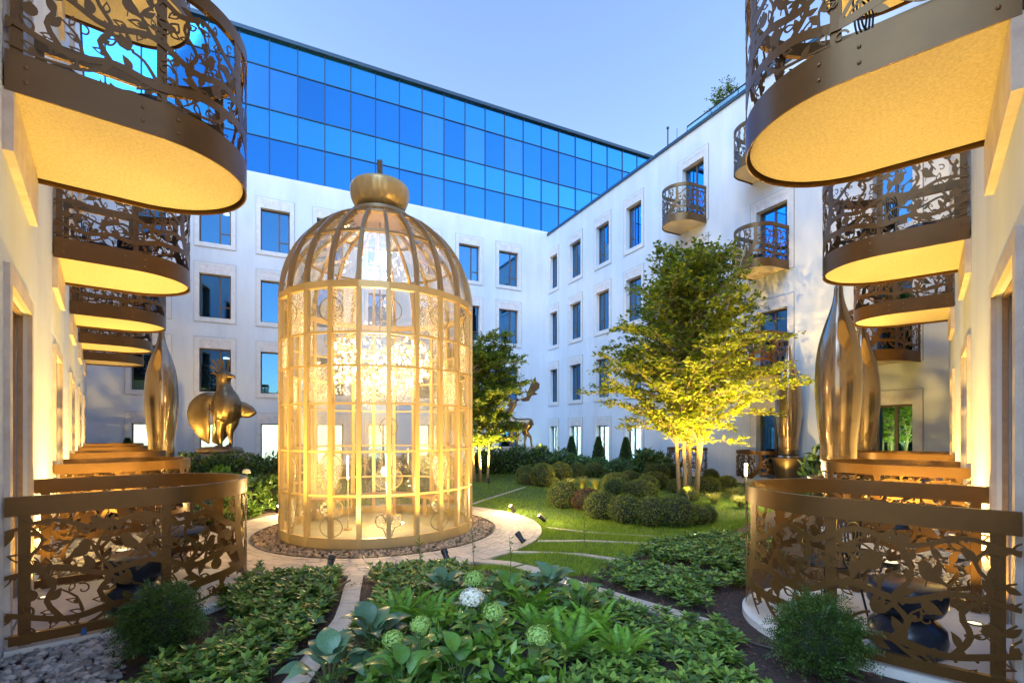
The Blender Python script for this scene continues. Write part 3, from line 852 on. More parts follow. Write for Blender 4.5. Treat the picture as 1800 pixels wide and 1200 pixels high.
for nm, r0, r1, z in (('path_bed', GRAVEL_R, PATH_R, 0.012),):
    A = [(r0*math.cos(2*PI*i/k), r0*math.sin(2*PI*i/k), z) for i in range(k)]; B = [(r1*math.cos(2*PI*i/k), r1*math.sin(2*PI*i/k), z) for i in range(k)]
    mb.v = A + B; mb.f = [(i, (i+1) % k, k+(i+1) % k, k+i) for i in range(k)]
    mb.build(nm, 'slab', path)
mb = MB()                                         # thin steel edging between gravel and path
for r0, r1 in ((GRAVEL_R+0.012, GRAVEL_R+0.03),):
    n = 96
    for i in range(n):
        a, b = 2*PI*i/n, 2*PI*(i+1)/n
        mb.quad((r0*math.cos(a), r0*math.sin(a), 0.035),(r1*math.cos(a), r1*math.sin(a), 0.035),(r1*math.cos(b), r1*math.sin(b), 0.035),(r0*math.cos(b), r0*math.sin(b), 0.035))
        mb.quad((r0*math.cos(a), r0*math.sin(a), 0.0),(r0*math.cos(a), r0*math.sin(a), 0.035),(r0*math.cos(b), r0*math.sin(b), 0.035),(r0*math.cos(b), r0*math.sin(b), 0.0))
mb.build('edging', 'bronze_d', path)
n = 2600; a = rng.uniform(0, 2*PI, n); r = np.sqrt(rng.uniform(1.60**2, 2.0**2, n))
o = link('gravel', stones_mesh('gravel', np.stack([CX+r*np.cos(a), CY+r*np.sin(a), rng.uniform(0.006, 0.03, n)], 1), rng.uniform(0.014, 0.03, n), 'gravel_w', rng))
tag(o, 'ring of buff pebbles around the foot of the glass birdcage', 'gravel', kind='stuff')
GP = [(-4.6,3.0),(-3.66,3.48),(-3.05,4.0),(-2.72,4.05),(-2.75,3.5),(-2.45,3.0),(-2.3,2.3),(-3.6,2.0)]
X, Y = scatter(GP, 2600, rng)
o = link('gravel', stones_mesh('gravel', np.stack([X, Y, gz(X, Y)+rng.uniform(0.0, 0.03, len(X))], 1), rng.uniform(0.015, 0.036, len(X)), 'gravel', rng))
tag(o, 'grey angular gravel beside the nearest left fence', 'gravel', kind='stuff')
gaps = []
for Wd, ts in ((LW, (7.55, 11.95, 16.3)), (RW, (6.75, 11.2))):
    for t in ts:
        tt = rng.uniform(t-1.15, t+1.15, 420); dd = rng.uniform(0.02, 0.95, 420)
        gaps.append(np.stack([Wd.p0[0]+Wd.u[0]*tt+Wd.n[0]*dd, Wd.p0[1]+Wd.u[1]*tt+Wd.n[1]*dd, 0*tt], 1))
G = np.concatenate(gaps); G[:, 2] = gz(G[:, 0], G[:, 1]) + rng.uniform(0, 0.03, len(G))
o = link('gravel', stones_mesh('gravel', G, rng.uniform(0.02, 0.045, len(G)), 'gravel', rng))
tag(o, 'pale gravel strips along the wings between the terraces', 'gravel', kind='stuff')

STRIPS = [([(-0.42,6.52),(0.26,5.66),(0.71,5.08),(1.62,4.10)], 0.20, 'stone strip from the round path to the near right terrace'),
          ([(0.0,6.98),(0.9,6.40),(1.76,5.81),(2.45,5.36)], 0.11, 'second stone strip fanning across the lawn towards the right terrace'),
          ([(0.40,7.68),(1.1,7.52),(1.81,7.31),(2.7,7.0)], 0.09, 'third stone strip fanning right across the lawn'),
          ([(0.62,8.74),(1.25,8.35),(2.3,7.95)], 0.06, 'short stone strip in the lawn below the boxwood balls'),
          ([(-0.95,11.5),(-0.3,13.2),(0.40,14.95)], 0.08, 'thin stone strip in the lawn right behind the birdcage'),
          ([(-1.87,5.86),(-1.62,4.95),(-1.44,4.2),(-1.40,3.5),(-1.36,2.6)], 0.17, 'stone strip running from the round path towards the viewer'),
          ([(-2.62,5.78),(-2.95,5.1),(-3.3,4.7)], 0.30, 'short broad stone slab strip beside the nearest left fence')]
for pts, wd, lab in STRIPS:
    root = empty('garden_path', (pts[0][0], pts[0][1], 0)); tag(root, lab, 'path', kind='structure')
    c = catmull(pts, 0.9); 
    for i in range(len(c)-1):
        p, q = np.array(c[i]), np.array(c[i+1]); d = (q-p)/np.linalg.norm(q-p); nn = np.array([-d[1], d[0]])*wd/2
        p = p + d*0.005; q = q - d*0.005; mb = MB(); P = []
        for e in (p-nn, q-nn, q+nn, p+nn): P.append((e[0]-pts[0][0], e[1]-pts[0][1], float(gz(e[0], e[1]))))
        mb.v = [(x, y, z-0.05) for x, y, z in P] + [(x, y, z+0.022) for x, y, z in P]
        mb.f = [(4,5,6,7),(0,1,5,4),(1,2,6,5),(2,3,7,6),(3,0,4,7)]
        mb.build('slab', 'slab', root)
def strip_clear(X, Y, extra=0.03):
    ok = np.ones(np.shape(X), bool)
    for pts, wd, _ in STRIPS:
        c = catmull(pts, 0.25)
        for p, q in zip(c, c[1:]):
            d = q-p; L2 = float(d @ d); t = np.clip(((X-p[0])*d[0] + (Y-p[1])*d[1])/L2, 0, 1)
            ok &= np.hypot(X-p[0]-t*d[0], Y-p[1]-t*d[1]) > wd/2 + extra
    return ok
LAWN = [(-0.55,5.9),(0.18,5.26),(0.96,5.49),(1.27,6.04),(2.12,6.87),(2.29,7.56),(3.81,8.41),(6.0,11.0),(8.2,14.2),(6.2,18.8),(0,20.5),(-6,17),(-7,13),(-5.2,11.2),(-3.5,11.0),(-2.33,10.0),(-0.5,9.5),(-0.2,7.0)]
xs = np.arange(-8, 9, 0.2); ys = np.arange(5, 21, 0.2); A, B = np.meshgrid(xs, ys); V = np.stack([A.ravel(), B.ravel(), gz(A, B).ravel()+0.006], 1)
ins = in_poly(V[:, 0], V[:, 1], LAWN) & (np.hypot(V[:, 0]-CX, V[:, 1]-CY) > PATH_R-0.1); nx = len(xs)
ii = (np.arange(len(ys)-1)[:, None]*nx + np.arange(nx-1)[None]).ravel(); Q = np.stack([ii, ii+1, ii+1+nx, ii+nx], 1); Q = Q[ins[Q].all(1)]
tag(link('lawn', np_mesh('lawn', V, Q, 'turf', True)), 'mown green lawn around the birdcage and boxwoods', 'lawn', kind='structure')
def lawn_ok(X, Y): return (np.hypot(X-CX, Y-CY) > PATH_R+0.01) & strip_clear(X, Y, 0.0)
n1 = [(x, y) for x, y in LAWN if y < 12.2] ; 
BX, BY = [], []
for band, n in (((5.0, 7.0), 30000), ((7.0, 9.5), 34000), ((9.5, 12.5), 26000), ((12.5, 21), 26000)):
    def kp(X, Y, band=band): return (Y >= band[0]) & (Y < band[1]) & lawn_ok(X, Y)
    x0 = rng.uniform(-7, 8, n*5); y0 = rng.uniform(band[0], band[1], n*5); ok = in_poly(x0, y0, LAWN); x0, y0 = x0[ok], y0[ok]; ok = kp(x0, y0)
    BX.append(x0[ok][:n]); BY.append(y0[ok][:n])
X = np.concatenate(BX); Y = np.concatenate(BY); n = len(X)
h = rng.uniform(0.03, 0.06, n)*(1+0.4*np.sin(X*3.1+Y*2.3)*np.sin(Y*1.7-X*1.3)); a = rng.uniform(0, 2*PI, n); lean = rng.normal(0, 0.35, (n, 2)); wd = 0.0022*np.maximum(1, Y/6.5)
b = np.stack([X, Y, gz(X, Y)+0.004], 1); s = np.stack([np.cos(a), np.sin(a), 0*a], 1)*wd[:, None]
tip = b + np.stack([lean[:, 0]*h, lean[:, 1]*h, h], 1)
tag(link('grass', np_mesh('grass', np.stack([b-s, b+s, tip], 1).reshape(-1, 3), np.arange(3*n).reshape(-1, 3), 'blade')), 'fine green grass blades covering the lawn', 'grass', kind='stuff')

# ------------------------------------------------------------------ glass birdcage
cage = empty('birdcage_pavilion', (CX, CY, 0), 0, 'tall glowing gold birdcage pavilion with glass panes and domed top', 'pavilion')
A0 = R(-70.4); NF = 24; DA = 2*PI/NF
ZR = [0.19, 0.80, 1.44, 2.14, 2.69, 3.17, 3.80]; ZC = 3.90
DOME = [R(0.3), R(31), R(56), R(73.5)]
def ring(r, z0, z1, th, a0=0.0):
    mb = MB(); n = NF
    for i in range(n):
        a = a0 + DA*i
        for rr_, z in ((r-th, z0), (r, z0), (r, z1), (r-th, z1)): mb.v.append((rr_*math.cos(a), rr_*math.sin(a), z))
    for i in range(n):
        j = (i+1) % n
        for q in range(4): mb.f.append((i*4+q, j*4+q, j*4+(q+1) % 4, i*4+(q+1) % 4))
    return mb
ring(CAGE_R+0.012, 0.0, 0.05, 0.10, A0).build('plinth', 'gold_d', cage)
ring(CAGE_R+0.004, 0.05, 0.19, 0.06, A0).build('base_band', 'gold', cage)
for z in ZR[1:-1]: ring(CAGE_R-0.004, z-0.015, z+0.015, 0.05, A0).build('ring_rail', 'gold', cage)
ring(CAGE_R+0.010, 3.81, 3.91, 0.07, A0).build('spring_band', 'gold', cage)
for e in DOME[1:3]:
    mb = MB(); rr_ = CAGE_R*math.cos(e); z = ZC + CAGE_R*math.sin(e); mb = ring(rr_, z-0.018, z+0.018, 0.05, A0); mb.build('ring_rail', 'gold_d', cage)
mb = MB().box(CAGE_R-0.065, CAGE_R+0.006, -0.032, 0.032, 0.05, 3.93)
mull = mb.mesh('mullion', 'gold')
mb = MB(); k = 12
for i in range(k+1):
    e = DOME[0] + (DOME[3]-DOME[0])*i/k; wv = 0.030*(1-0.40*i/k)
    for dr in (-0.055, 0.012):
        for sg in (-1, 1): mb.v.append(((CAGE_R+dr)*math.cos(e), sg*wv, ZC+(CAGE_R+dr)*math.sin(e)))
for i in range(k):
    p = i*4
    for q in ((0,1,5,4),(3,2,6,7),(0,4,6,2),(1,3,7,5)): mb.f.append(tuple(p+x for x in q))
rib = mb.mesh('dome_rib', 'gold_d')
pm = {}
def facet(z0, z1, r0, r1):
    mb = MB(); d0 = 0.0; c, s_ = math.cos(DA), math.sin(DA)
    mb.v = [(r0, 0, z0), (r0*c, r0*s_, z0), (r1*c, r1*s_, z1), (r1, 0, z1)]; mb.f = [(0,1,2,3)]; return mb
for i in range(6):
    for m in ('cage_glass', 'cage_ripple', 'cage_reed'): pm[(i, m)] = facet(ZR[i], ZR[i+1], CAGE_R-0.03, CAGE_R-0.03).mesh('pane', m)
for i in range(3):
    e0, e1 = DOME[i], DOME[i+1]; rg = CAGE_R-0.03
    pm[(6+i, 'cage_glass')] = facet(ZC+rg*math.sin(e0), ZC+rg*math.sin(e1), rg*math.cos(e0), rg*math.cos(e1)).mesh('pane', 'cage_glass')
rc = random.Random(9)
for k in range(NF):
    a = A0 + k*DA
    link('mullion', mull, cage, None, a); link('dome_rib', rib, cage, None, a)
    for i in range(9):
        m = 'cage_glass'
        if i in (3, 4, 5):
            q = (k*3 + i*5) % 7
            if q in (0, 1): m = 'cage_ripple'
            elif q == 2: m = 'cage_reed'
        link('pane', pm[(i, m)], cage, None, a)
# leaded glass figures set against the panes, split by the mullions
def outline(kind):
    if kind == 'drop': return [(0.0,0.84)] + [(0.185*math.sin(PI*min(1, t)**0.62*0.5) if t < 0.62 else 0.185*math.sqrt(max(0, 1-((t-0.62)/0.38)**2)), 0.84+0.57*t) for t in [i/14 for i in range(1, 15)]]
    if kind[0] == 'e': _, cz, ra, rb = kind; return [(ra*math.sin(PI*i/14), cz-rb*math.cos(PI*i/14)) for i in range(15)]
    if kind == 'trefoil': return [(0,0.20),(0.05,0.24),(0.09,0.33),(0.16,0.35),(0.195,0.43),(0.17,0.51),(0.10,0.52),(0.05,0.46),(0.02,0.42),(0,0.42)]
    if kind == 'moon': return [(0.06,0.9),(0.16,1.0),(0.19,1.12),(0.16,1.26),(0.05,1.36),(0.11,1.22),(0.12,1.1),(0.10,1.0)]
fmesh = {}
def figure(kind, m):
    key = (str(kind), m)
    if key in fmesh: return fmesh[key]
    pts = [(max(u, 0.046), z) for u, z in outline(kind)]
    if pts[0][0] <= 0.047 and pts[-1][0] <= 0.047: pass
    res = []
    for sg in (1, -1):
        fa = PI/2 + sg*DA/2 if sg > 0 else -(PI/2 + DA/2)
        dx, dy = math.cos(fa), math.sin(fa); nx_, ny_ = math.cos(sg*DA/2), math.sin(sg*DA/2); o_ = -0.018
        P = [(CAGE_R + u*dx + nx_*o_, u*dy + ny_*o_, z) for u, z in pts]
        mb = MB(); mb.v = P; mb.f = [tuple(range(len(P)))]
        lm = MB(); kk = len(P)
        for i in range(kk-1):
            if pts[i][0] <= 0.047 and pts[i+1][0] <= 0.047: continue
            p, q = Vector(P[i]), Vector(P[i+1])
            if (q-p).length > 1e-4: lm.bar(p + Vector((nx_, ny_, 0))*0.004, q + Vector((nx_, ny_, 0))*0.004, 0.012, 0.006, (nx_, ny_, 0))
        res.append((mb.mesh('glass_figure', m) if m else None, lm.mesh('lead_line', 'lead')))
    fmesh[key] = res; return res
for k in range(0, NF, 2):
    a = A0 + k*DA
    figs = [(('e',3.50,0.19,0.17),'cage_reed' if k % 4 else None)]
    if k % 4 == 2: figs += [('drop','cage_ripple'), (('e',0.62,0.19,0.15),'cage_reed'), (('e',0.35,0.18,0.14),None)]
    elif k % 8 == 0: figs += [(('e',1.05,0.20,0.16),'cage_reed'), ('trefoil','cage_ripple'), (('e',1.80,0.13,0.13),None)]
    else: figs += [('moon','cage_ripple'), (('e',0.50,0.15,0.24),'cage_ripple'), (('e',1.78,0.14,0.14),'cage_reed')]
    for kd, m in figs:
        for gm, lm in figure(kd, m):
            ln = link('lead_line', lm, cage, None, a)
            if gm: link('glass_figure', gm, cage, None, a)
# collar, bowl finial
auto_smooth(MB().lathe([(0.40,5.40),(0.50,5.43),(0.52,5.47),(0.50,5.53),(0.42,5.55),(0.36,5.58),(0.33,5.61),(0.24,5.62),(0.20,5.60)], 40).build('collar', 'gold_d', cage), 30)
mb = MB(); prof = [(0.18,5.60),(0.32,5.61),(0.40,5.645),(0.45,5.71),(0.48,5.79),(0.497,5.88),(0.505,5.95),(0.500,6.00),(0.475,6.035),(0.42,6.055),(0.30,6.07),(0.15,6.085),(0.06,6.095)]; kk = 96
for r_, z in prof:
    for j in range(kk):
        an = 2*PI*j/kk; f = 1 + (0.014*math.cos(24*an) if 5.61 < z < 5.9 else 0); mb.v.append((r_*f*math.cos(an), r_*f*math.sin(an), z))
for i in range(len(prof)-1):
    for j in range(kk): mb.f.append((i*kk+j, i*kk+(j+1) % kk, (i+1)*kk+(j+1) % kk, (i+1)*kk+j))
auto_smooth(mb.build('bowl_finial', 'gold', cage), 50)
MB().box(-0.04, 0.04, -0.04, 0.04, 6.08, 6.50).build('finial_stem', 'statue', cage)
MB().lathe([(1.50,0.0),(1.50,0.07),(0.0,0.0701)], 48).build('floor', 'floor_in', cage)
bench = empty('ring_bench', (CX, CY, 0.07), 0, 'curved wooden bench inside the glass birdcage', 'bench')
mb = MB(); n = 30
for i in range(n+1):
    a = R(15) + R(150)*i/n
    for r_, z in ((1.05,0.36),(1.45,0.36),(1.45,0.42),(1.05,0.42)): mb.v.append((r_*math.cos(a), r_*math.sin(a), z))
for i in range(n):
    for q in range(4): mb.f.append((i*4+q, (i+1)*4+q, (i+1)*4+(q+1) % 4, i*4+(q+1) % 4))
mb.f += [(0,1,2,3), (n*4+3, n*4+2, n*4+1, n*4)]
mb.build('seat', 'wood', bench)
for a in (20, 55, 90, 125, 160):
    MB().bar((1.10*math.cos(R(a)), 1.10*math.sin(R(a)), 0), (1.10*math.cos(R(a)), 1.10*math.sin(R(a)), 0.36), 0.06, 0.06).build('leg', 'wood', bench)
for (x, y, lab) in ((-0.45,-0.35,'left slim glowing light rod standing inside the birdcage'), (0.05,0.25,'right slim glowing light rod standing inside the birdcage')):
    r_ = empty('light_rod', (CX+x, CY+y, 0.07), 0, lab, 'lamp', 'light rods in the birdcage')
    MB().lathe([(0.07,0),(0.07,0.02),(0.012,0.03),(0.012,0.85)], 12).build('stand', 'gold_d', r_)
    MB().lathe([(0.013,0.85),(0.013,1.25)], 10).build('tube', 'lens_soft', r_)
ch = empty('chandelier', (CX, CY, 2.55), 0, 'sparkling crystal chandelier hanging in the upper birdcage', 'chandelier')
MB().tube([(0,0,0.75),(0,0,2.92)], 0.012, 8).build('suspension_rod', 'gold_d', ch)
for z, r_ in ((0.72, 0.80), (0.42, 0.84), (0.12, 0.72)):
    MB().tube([(r_*math.cos(2*PI*i/48), r_*math.sin(2*PI*i/48), z) for i in range(49)], 0.010, 6).build('hoop', 'gold', ch)
for i in range(6):
    a = i*PI/3; MB().tube([(0,0,0.95),(0.5*math.cos(a),0.5*math.sin(a),0.86),(0.80*math.cos(a),0.80*math.sin(a),0.72)], 0.008, 6).build('arm', 'gold', ch)
def octas(n, lo, hi, sz, m, nm):
    a = rng.uniform(0, 2*PI, n); r_ = rng.uniform(lo, hi, n); z = rng.uniform(0.02, 0.74, n); s_ = rng.uniform(0.6, 1.3, n)*sz
    C = np.stack([r_*np.cos(a), r_*np.sin(a), z], 1); O = np.array([(1,0,0),(-1,0,0),(0,1,0),(0,-1,0),(0,0,1.5),(0,0,-1.5)], float)
    V = C[:, None] + O[None]*s_[:, None, None] + rng.normal(0, 0.2, (n, 6, 3))*s_[:, None, None]
    F = np.array([(0,2,4),(2,1,4),(1,3,4),(3,0,4),(2,0,5),(1,2,5),(3,1,5),(0,3,5)])[None] + (np.arange(n)*6)[:, None, None]
    tag(link(nm, np_mesh(nm, V.reshape(-1, 3), F.reshape(-1, 3), m), ch), kind='stuff')
octas(230, 0.55, 0.86, 0.020, 'crystal', 'lit_crystals')
octas(420, 0.45, 0.90, 0.026, 'crystal_g', 'clear_crystals')
lamp('POINT', (CX, CY, 2.9), 60, (1.0, 0.70, 0.34), 0.30)
lamp('POINT', (CX, CY-0.3, 0.75), 32, (1.0, 0.70, 0.32), 0.10)

# ------------------------------------------------------------------ sculptures
def loft(mb, pts, rad, k=18):
    pts = [Vector(p) for p in pts]; m = len(pts); n0 = len(mb.v)
    for i, p in enumerate(pts):
        d = (pts[min(i+1,m-1)] - pts[max(i-1,0)]).normalized()
        ref = Vector((0,1,0)) if abs(d.y) < 0.8 else Vector((1,0,0))
        y = (ref - d*ref.dot(d)).normalized(); x = y.cross(d); rx, ry = rad[i] if hasattr(rad[i], '__len__') else (rad[i], rad[i])
        for j in range(k):
            a = 2*PI*j/k; mb.v.append(tuple(p + x*rx*math.cos(a) + y*ry*math.sin(a)))
    for i in range(m-1):
        for j in range(k): mb.f.append((n0+i*k+j, n0+i*k+(j+1) % k, n0+(i+1)*k+(j+1) % k, n0+(i+1)*k+j))
    mb.f.append(tuple(n0+j for j in reversed(range(k)))); mb.f.append(tuple(n0+(m-1)*k+j for j in range(k)))
def cr3(pts, rad, sub=5):
    P = catmull(pts, 1e9) if False else None
    P = [np.array(p, float) for p in pts]; Rr = [np.array(r if hasattr(r, '__len__') else (r, r), float) for r in rad]; op = []; orr = []
    PP = [2*P[0]-P[1]] + P + [2*P[-1]-P[-2]]; RR = [Rr[0]] + Rr + [Rr[-1]]
    def cm(a, b, c, d, t): return 0.5*((2*b)+(c-a)*t+(2*a-5*b+4*c-d)*t*t+(3*b-a-3*c+d)*t**3)
    for i in range(1, len(PP)-2):
        for j in range(sub):
            t = j/sub; op.append(tuple(cm(PP[i-1],PP[i],PP[i+1],PP[i+2],t))); orr.append(tuple(np.maximum(cm(RR[i-1],RR[i],RR[i+1],RR[i+2],t), 0.008)))
    op.append(tuple(P[-1])); orr.append(tuple(Rr[-1])); return op, orr
def sculpt(name, mb, m, vox, parent, smooth=6):
    o = mb.build('tmp_' + name, None); md = o.modifiers.new('r', 'REMESH'); md.mode = 'VOXEL'; md.voxel_size = vox
    sm = o.modifiers.new('s', 'SMOOTH'); sm.iterations = smooth; sm.factor = 0.5
    bpy.context.view_layer.update(); dg = bpy.context.evaluated_depsgraph_get()
    me = bpy.data.meshes.new_from_object(o.evaluated_get(dg)); bpy.data.objects.remove(o)
    me.name = name; me.materials.clear(); me.materials.append(M[m]); me.polygons.foreach_set('use_smooth', [True]*len(me.polygons))
    return link(name, me, parent)
BIRD = (-8.95, 15.0)
pl = MB().prism([(BIRD[0]+1.0*math.cos(2*PI*i/24), BIRD[1]+0.8*math.sin(2*PI*i/24)) for i in range(24)], 0, 1.05).build('plinth', 'slab'); tag(pl, 'low round stone plinth under the bronze bird', 'plinth')
bird = empty('bird_statue', (BIRD[0], BIRD[1], 1.05), R(8), 'bronze crested bird statue with drooping open wings above the hedge', 'statue')
mb = MB()
loft(mb, *cr3([(-0.30,0.42,0.28),(-0.18,0.36,0.55),(0.02,0.20,0.92),(0.18,0.02,1.28),(0.19,-0.02,1.62),(0.14,0.0,1.90),(0.10,0.0,2.12),(0.12,-0.02,2.32),(0.16,-0.05,2.46),(0.17,-0.05,2.54)],
          [(0.14,0.05),(0.22,0.12),(0.32,0.30),(0.41,0.42),(0.38,0.37),(0.25,0.25),(0.19,0.185),(0.21,0.20),(0.18,0.17),(0.05,0.05)]))
loft(mb, *cr3([(-0.10,-0.05,1.66),(-0.32,-0.16,1.62),(-0.48,-0.22,1.40),(-0.50,-0.24,1.08),(-0.42,-0.20,0.74),(-0.35,-0.14,0.48),(-0.26,-0.10,0.28)], [(0.20,0.14),(0.24,0.11),(0.31,0.08),(0.32,0.07),(0.25,0.06),(0.15,0.05),(0.02,0.03)]))
loft(mb, *cr3([(0.40,0.10,1.42),(0.55,0.10,1.36),(0.72,0.10,1.30),(0.88,0.10,1.27),(0.97,0.10,1.26),(1.02,0.10,1.26)], [(0.20,0.14),(0.24,0.11),(0.23,0.09),(0.17,0.08),(0.09,0.06),(0.03,0.03)]))
for x, y, s_ in ((0.06,-0.10,1), (0.30,0.02,1)):
    loft(mb, *cr3([(x+0.03,y+0.05,1.15),(x+0.02,y+0.02,0.92),(x-0.01,y-0.02,0.66),(x,y,0.40),(x,y,0.20)], [0.22,0.19,0.11,0.060,0.060]))
    for tx in (-0.11, 0.0, 0.11): loft(mb, [(x,y,0.24),(x+tx*0.6,y-0.11,0.22),(x+tx,y-0.2,0.19)], [0.055,0.04,0.02], 8)
loft(mb, *cr3([(0.20,-0.06,2.38),(0.34,-0.10,2.36),(0.44,-0.12,2.33),(0.49,-0.13,2.26)], [0.11,0.075,0.05,0.018]), )
sculpt('body', mb, 'statue', 0.022, bird)
for i, (x, z, an, l) in enumerate(((0.02,2.42,2.45,0.40),(0.03,2.46,2.15,0.50),(0.06,2.49,1.9,0.44),(0.10,2.50,1.72,0.40),(0.20,2.50,1.40,0.38),(0.0,2.36,2.75,0.30))):
    q = MB(); ca, sa = math.cos(an), math.sin(an)
    P = [(0,-.018),(l*.45,-.03),(l*.8,-.042),(l,0.01),(l*.8,.03),(l*.45,.024),(0,.018)]
    q.v = [(x+a*ca-b*sa, -0.03+s_*0.018+0.01*i, z+a*sa+b*ca) for s_ in (-1,1) for a, b in P]; n = 7
    q.f = [tuple(range(n)), tuple(reversed(range(n, 2*n)))] + [(j, (j+1) % n, n+(j+1) % n, n+j) for j in range(n)]
    q.build('crest_feather', 'statue', bird)
for x in (0.085, 0.255): MB().lathe([(0.0,-0.02),(0.02,-0.01),(0.02,0.01),(0.0,0.02)], 8, (x+0.02,-0.21,2.41)).build('eye', 'black', bird, True)
auto_smooth(MB().lathe([(0.60,0),(0.64,0.06),(0.62,0.14),(0.52,0.19),(0.2,0.20),(0,0.20)], 40).build('base', 'statue', bird), 40)

DEER = (0.42, 21.6)
pl = MB().prism([(DEER[0]-1.0,DEER[1]-0.5),(DEER[0]+1.2,DEER[1]-0.5),(DEER[0]+1.2,DEER[1]+0.5),(DEER[0]-1.0,DEER[1]+0.5)], 0, 1.02).build('plinth', 'slab'); tag(pl, 'pale stone plinth under the bronze stag in the hedge', 'plinth')
deer = empty('stag_statue', (DEER[0], DEER[1], 1.02), R(-12), 'bronze stag statue with broad antlers half hidden behind the smaller tree', 'statue')
mb = MB()
loft(mb, *cr3([(-0.62,0,1.16),(-0.48,0,1.06),(-0.2,0,1.0),(0.12,0,1.04),(0.36,0,1.04),(0.46,0,0.96)], [(0.16,0.14),(0.27,0.22),(0.27,0.24),(0.22,0.21),(0.22,0.20),(0.08,0.08)]))
loft(mb, *cr3([(-0.45,0,1.10),(-0.58,0,1.36),(-0.48,0,1.66),(-0.30,0,1.92)], [(0.24,0.20),(0.18,0.15),(0.14,0.12),(0.12,0.11)]))
loft(mb, *cr3([(-0.22,0,1.98),(-0.40,0,1.96),(-0.58,0,1.86),(-0.66,0,1.82)], [(0.11,0.10),(0.11,0.09),(0.07,0.06),(0.04,0.05)]))
loft(mb, *cr3([(0.34,-0.12,1.0),(0.22,-0.14,0.68),(0.42,-0.14,0.44),(0.46,-0.14,0.2),(0.48,-0.14,0.0)], [0.20,0.12,0.065,0.05,0.055]))
loft(mb, *cr3([(0.28,0.12,1.0),(0.10,0.14,0.68),(0.16,0.14,0.44),(0.12,0.14,0.2),(0.12,0.14,0.0)], [0.20,0.12,0.065,0.05,0.055]))
for x, y in ((-0.42,-0.12), (-0.22,0.12)): loft(mb, *cr3([(x,y,1.0),(x,y,0.62),(x+0.01,y,0.40),(x,y,0.2),(x,y,0.0)], [0.15,0.085,0.065,0.05,0.055]))
for y in (-0.1, 0.1): loft(mb, [(-0.2,y,2.04),(-0.14,y*2.2,2.10),(-0.08,y*3,2.12)], [0.04,0.05,0.012], 8)
loft(mb, [(0.45,0,1.1),(0.52,0,1.02),(0.53,0,0.92)], [0.05,0.045,0.02], 8)
sculpt('body', mb, 'statue', 0.026, deer)
AN = [(480,500),(560,495),(600,430),(680,415),(640,385),(700,340),(705,280),(660,250),(648,190),(590,280),(545,380),(500,330),(530,400),(530,440),(440,470)]
for sg in (1, -1):
    q = MB(); n = len(AN); P = [((x-420)*0.00341, (1085-y)*0.00341) for x, y in AN]
    def tf(x, z, t): return (-0.22+(x+0.10)*(1 if sg > 0 else -0.9), -0.10*sg - 0.25*max(0, x-0.2) + t, z)
    q.v = [tf(x, z, t) for t in (-0.03, 0.03) for x, z in P]; q.f = [tuple(range(n)), tuple(reversed(range(n, 2*n)))] + [(j, (j+1) % n, n+(j+1) % n, n+j) for j in range(n)]
    q.build('antler', 'statue', deer)

VP = [(0.27,0.16),(0.285,0.20),(0.335,0.55),(0.385,0.95),(0.42,1.35),(0.425,1.6),(0.405,2.0),(0.35,2.35),(0.26,2.65),(0.175,2.88),(0.115,3.06),(0.085,3.22),(0.07,3.36),(0.0,3.40)]
vroot = empty('vase_sculpture', label='x', cat='vase', group='tall bronze bottle vases')
pr, _ = cr3([(r_, 0, z) for r_, z in VP], [1]*len(VP), 4)
auto_smooth(MB().lathe([(max(p[0], 0.0)*(0.88 if p[2] > 0.5 else 1-0.12*max(0, p[2]-0.2)/0.3), p[2]) for p in pr], 48).build('body', 'vase', vroot), 60)
auto_smooth(MB().lathe([(0.25,0),(0.272,0.01),(0.272,0.15),(0.25,0.162)], 40).build('base_ring', 'statue', vroot), 40)
VT = tree_of(vroot)
proot = empty('planter_pot', label='x', cat='planter', group='dark planters under the vases')
auto_smooth(MB().lathe([(0.34,0),(0.45,0.82),(0.48,0.83),(0.48,0.90),(0.44,0.90),(0.43,0.84),(0.0,0.83)], 40).build('pot', 'pot', proot), 35)
auto_smooth(MB().lathe([(0.20,0.83),(0.30,0.86),(0.33,0.91),(0.30,0.97),(0.22,1.0),(0.0,1.0)], 32).build('cushion_ring', 'vase', proot), 40)
PT = tree_of(proot); f_ = True
for x, y, va, po in ((5.94,8.9,'largest bronze bottle vase, in front of the right wing balconies','dark planter under the largest right bronze vase'),
                     (8.58,12.0,'bronze bottle vase half hidden directly behind the largest one','dark planter under the half hidden bronze vase'),
                     (-9.17,12.8,'bronze bottle vase on the left between balconies and bird statue','dark planter under the left bronze vase'),
                     (8.62,15.25,'slim dusky bronze vase on a dark planter right of the tree','dark round planter carrying the slim dusky vase by the wall')):
    place(PT, f_, (x, y, 0), 0, po); place(VT, f_, (x, y, 1.0), 0, va); f_ = False
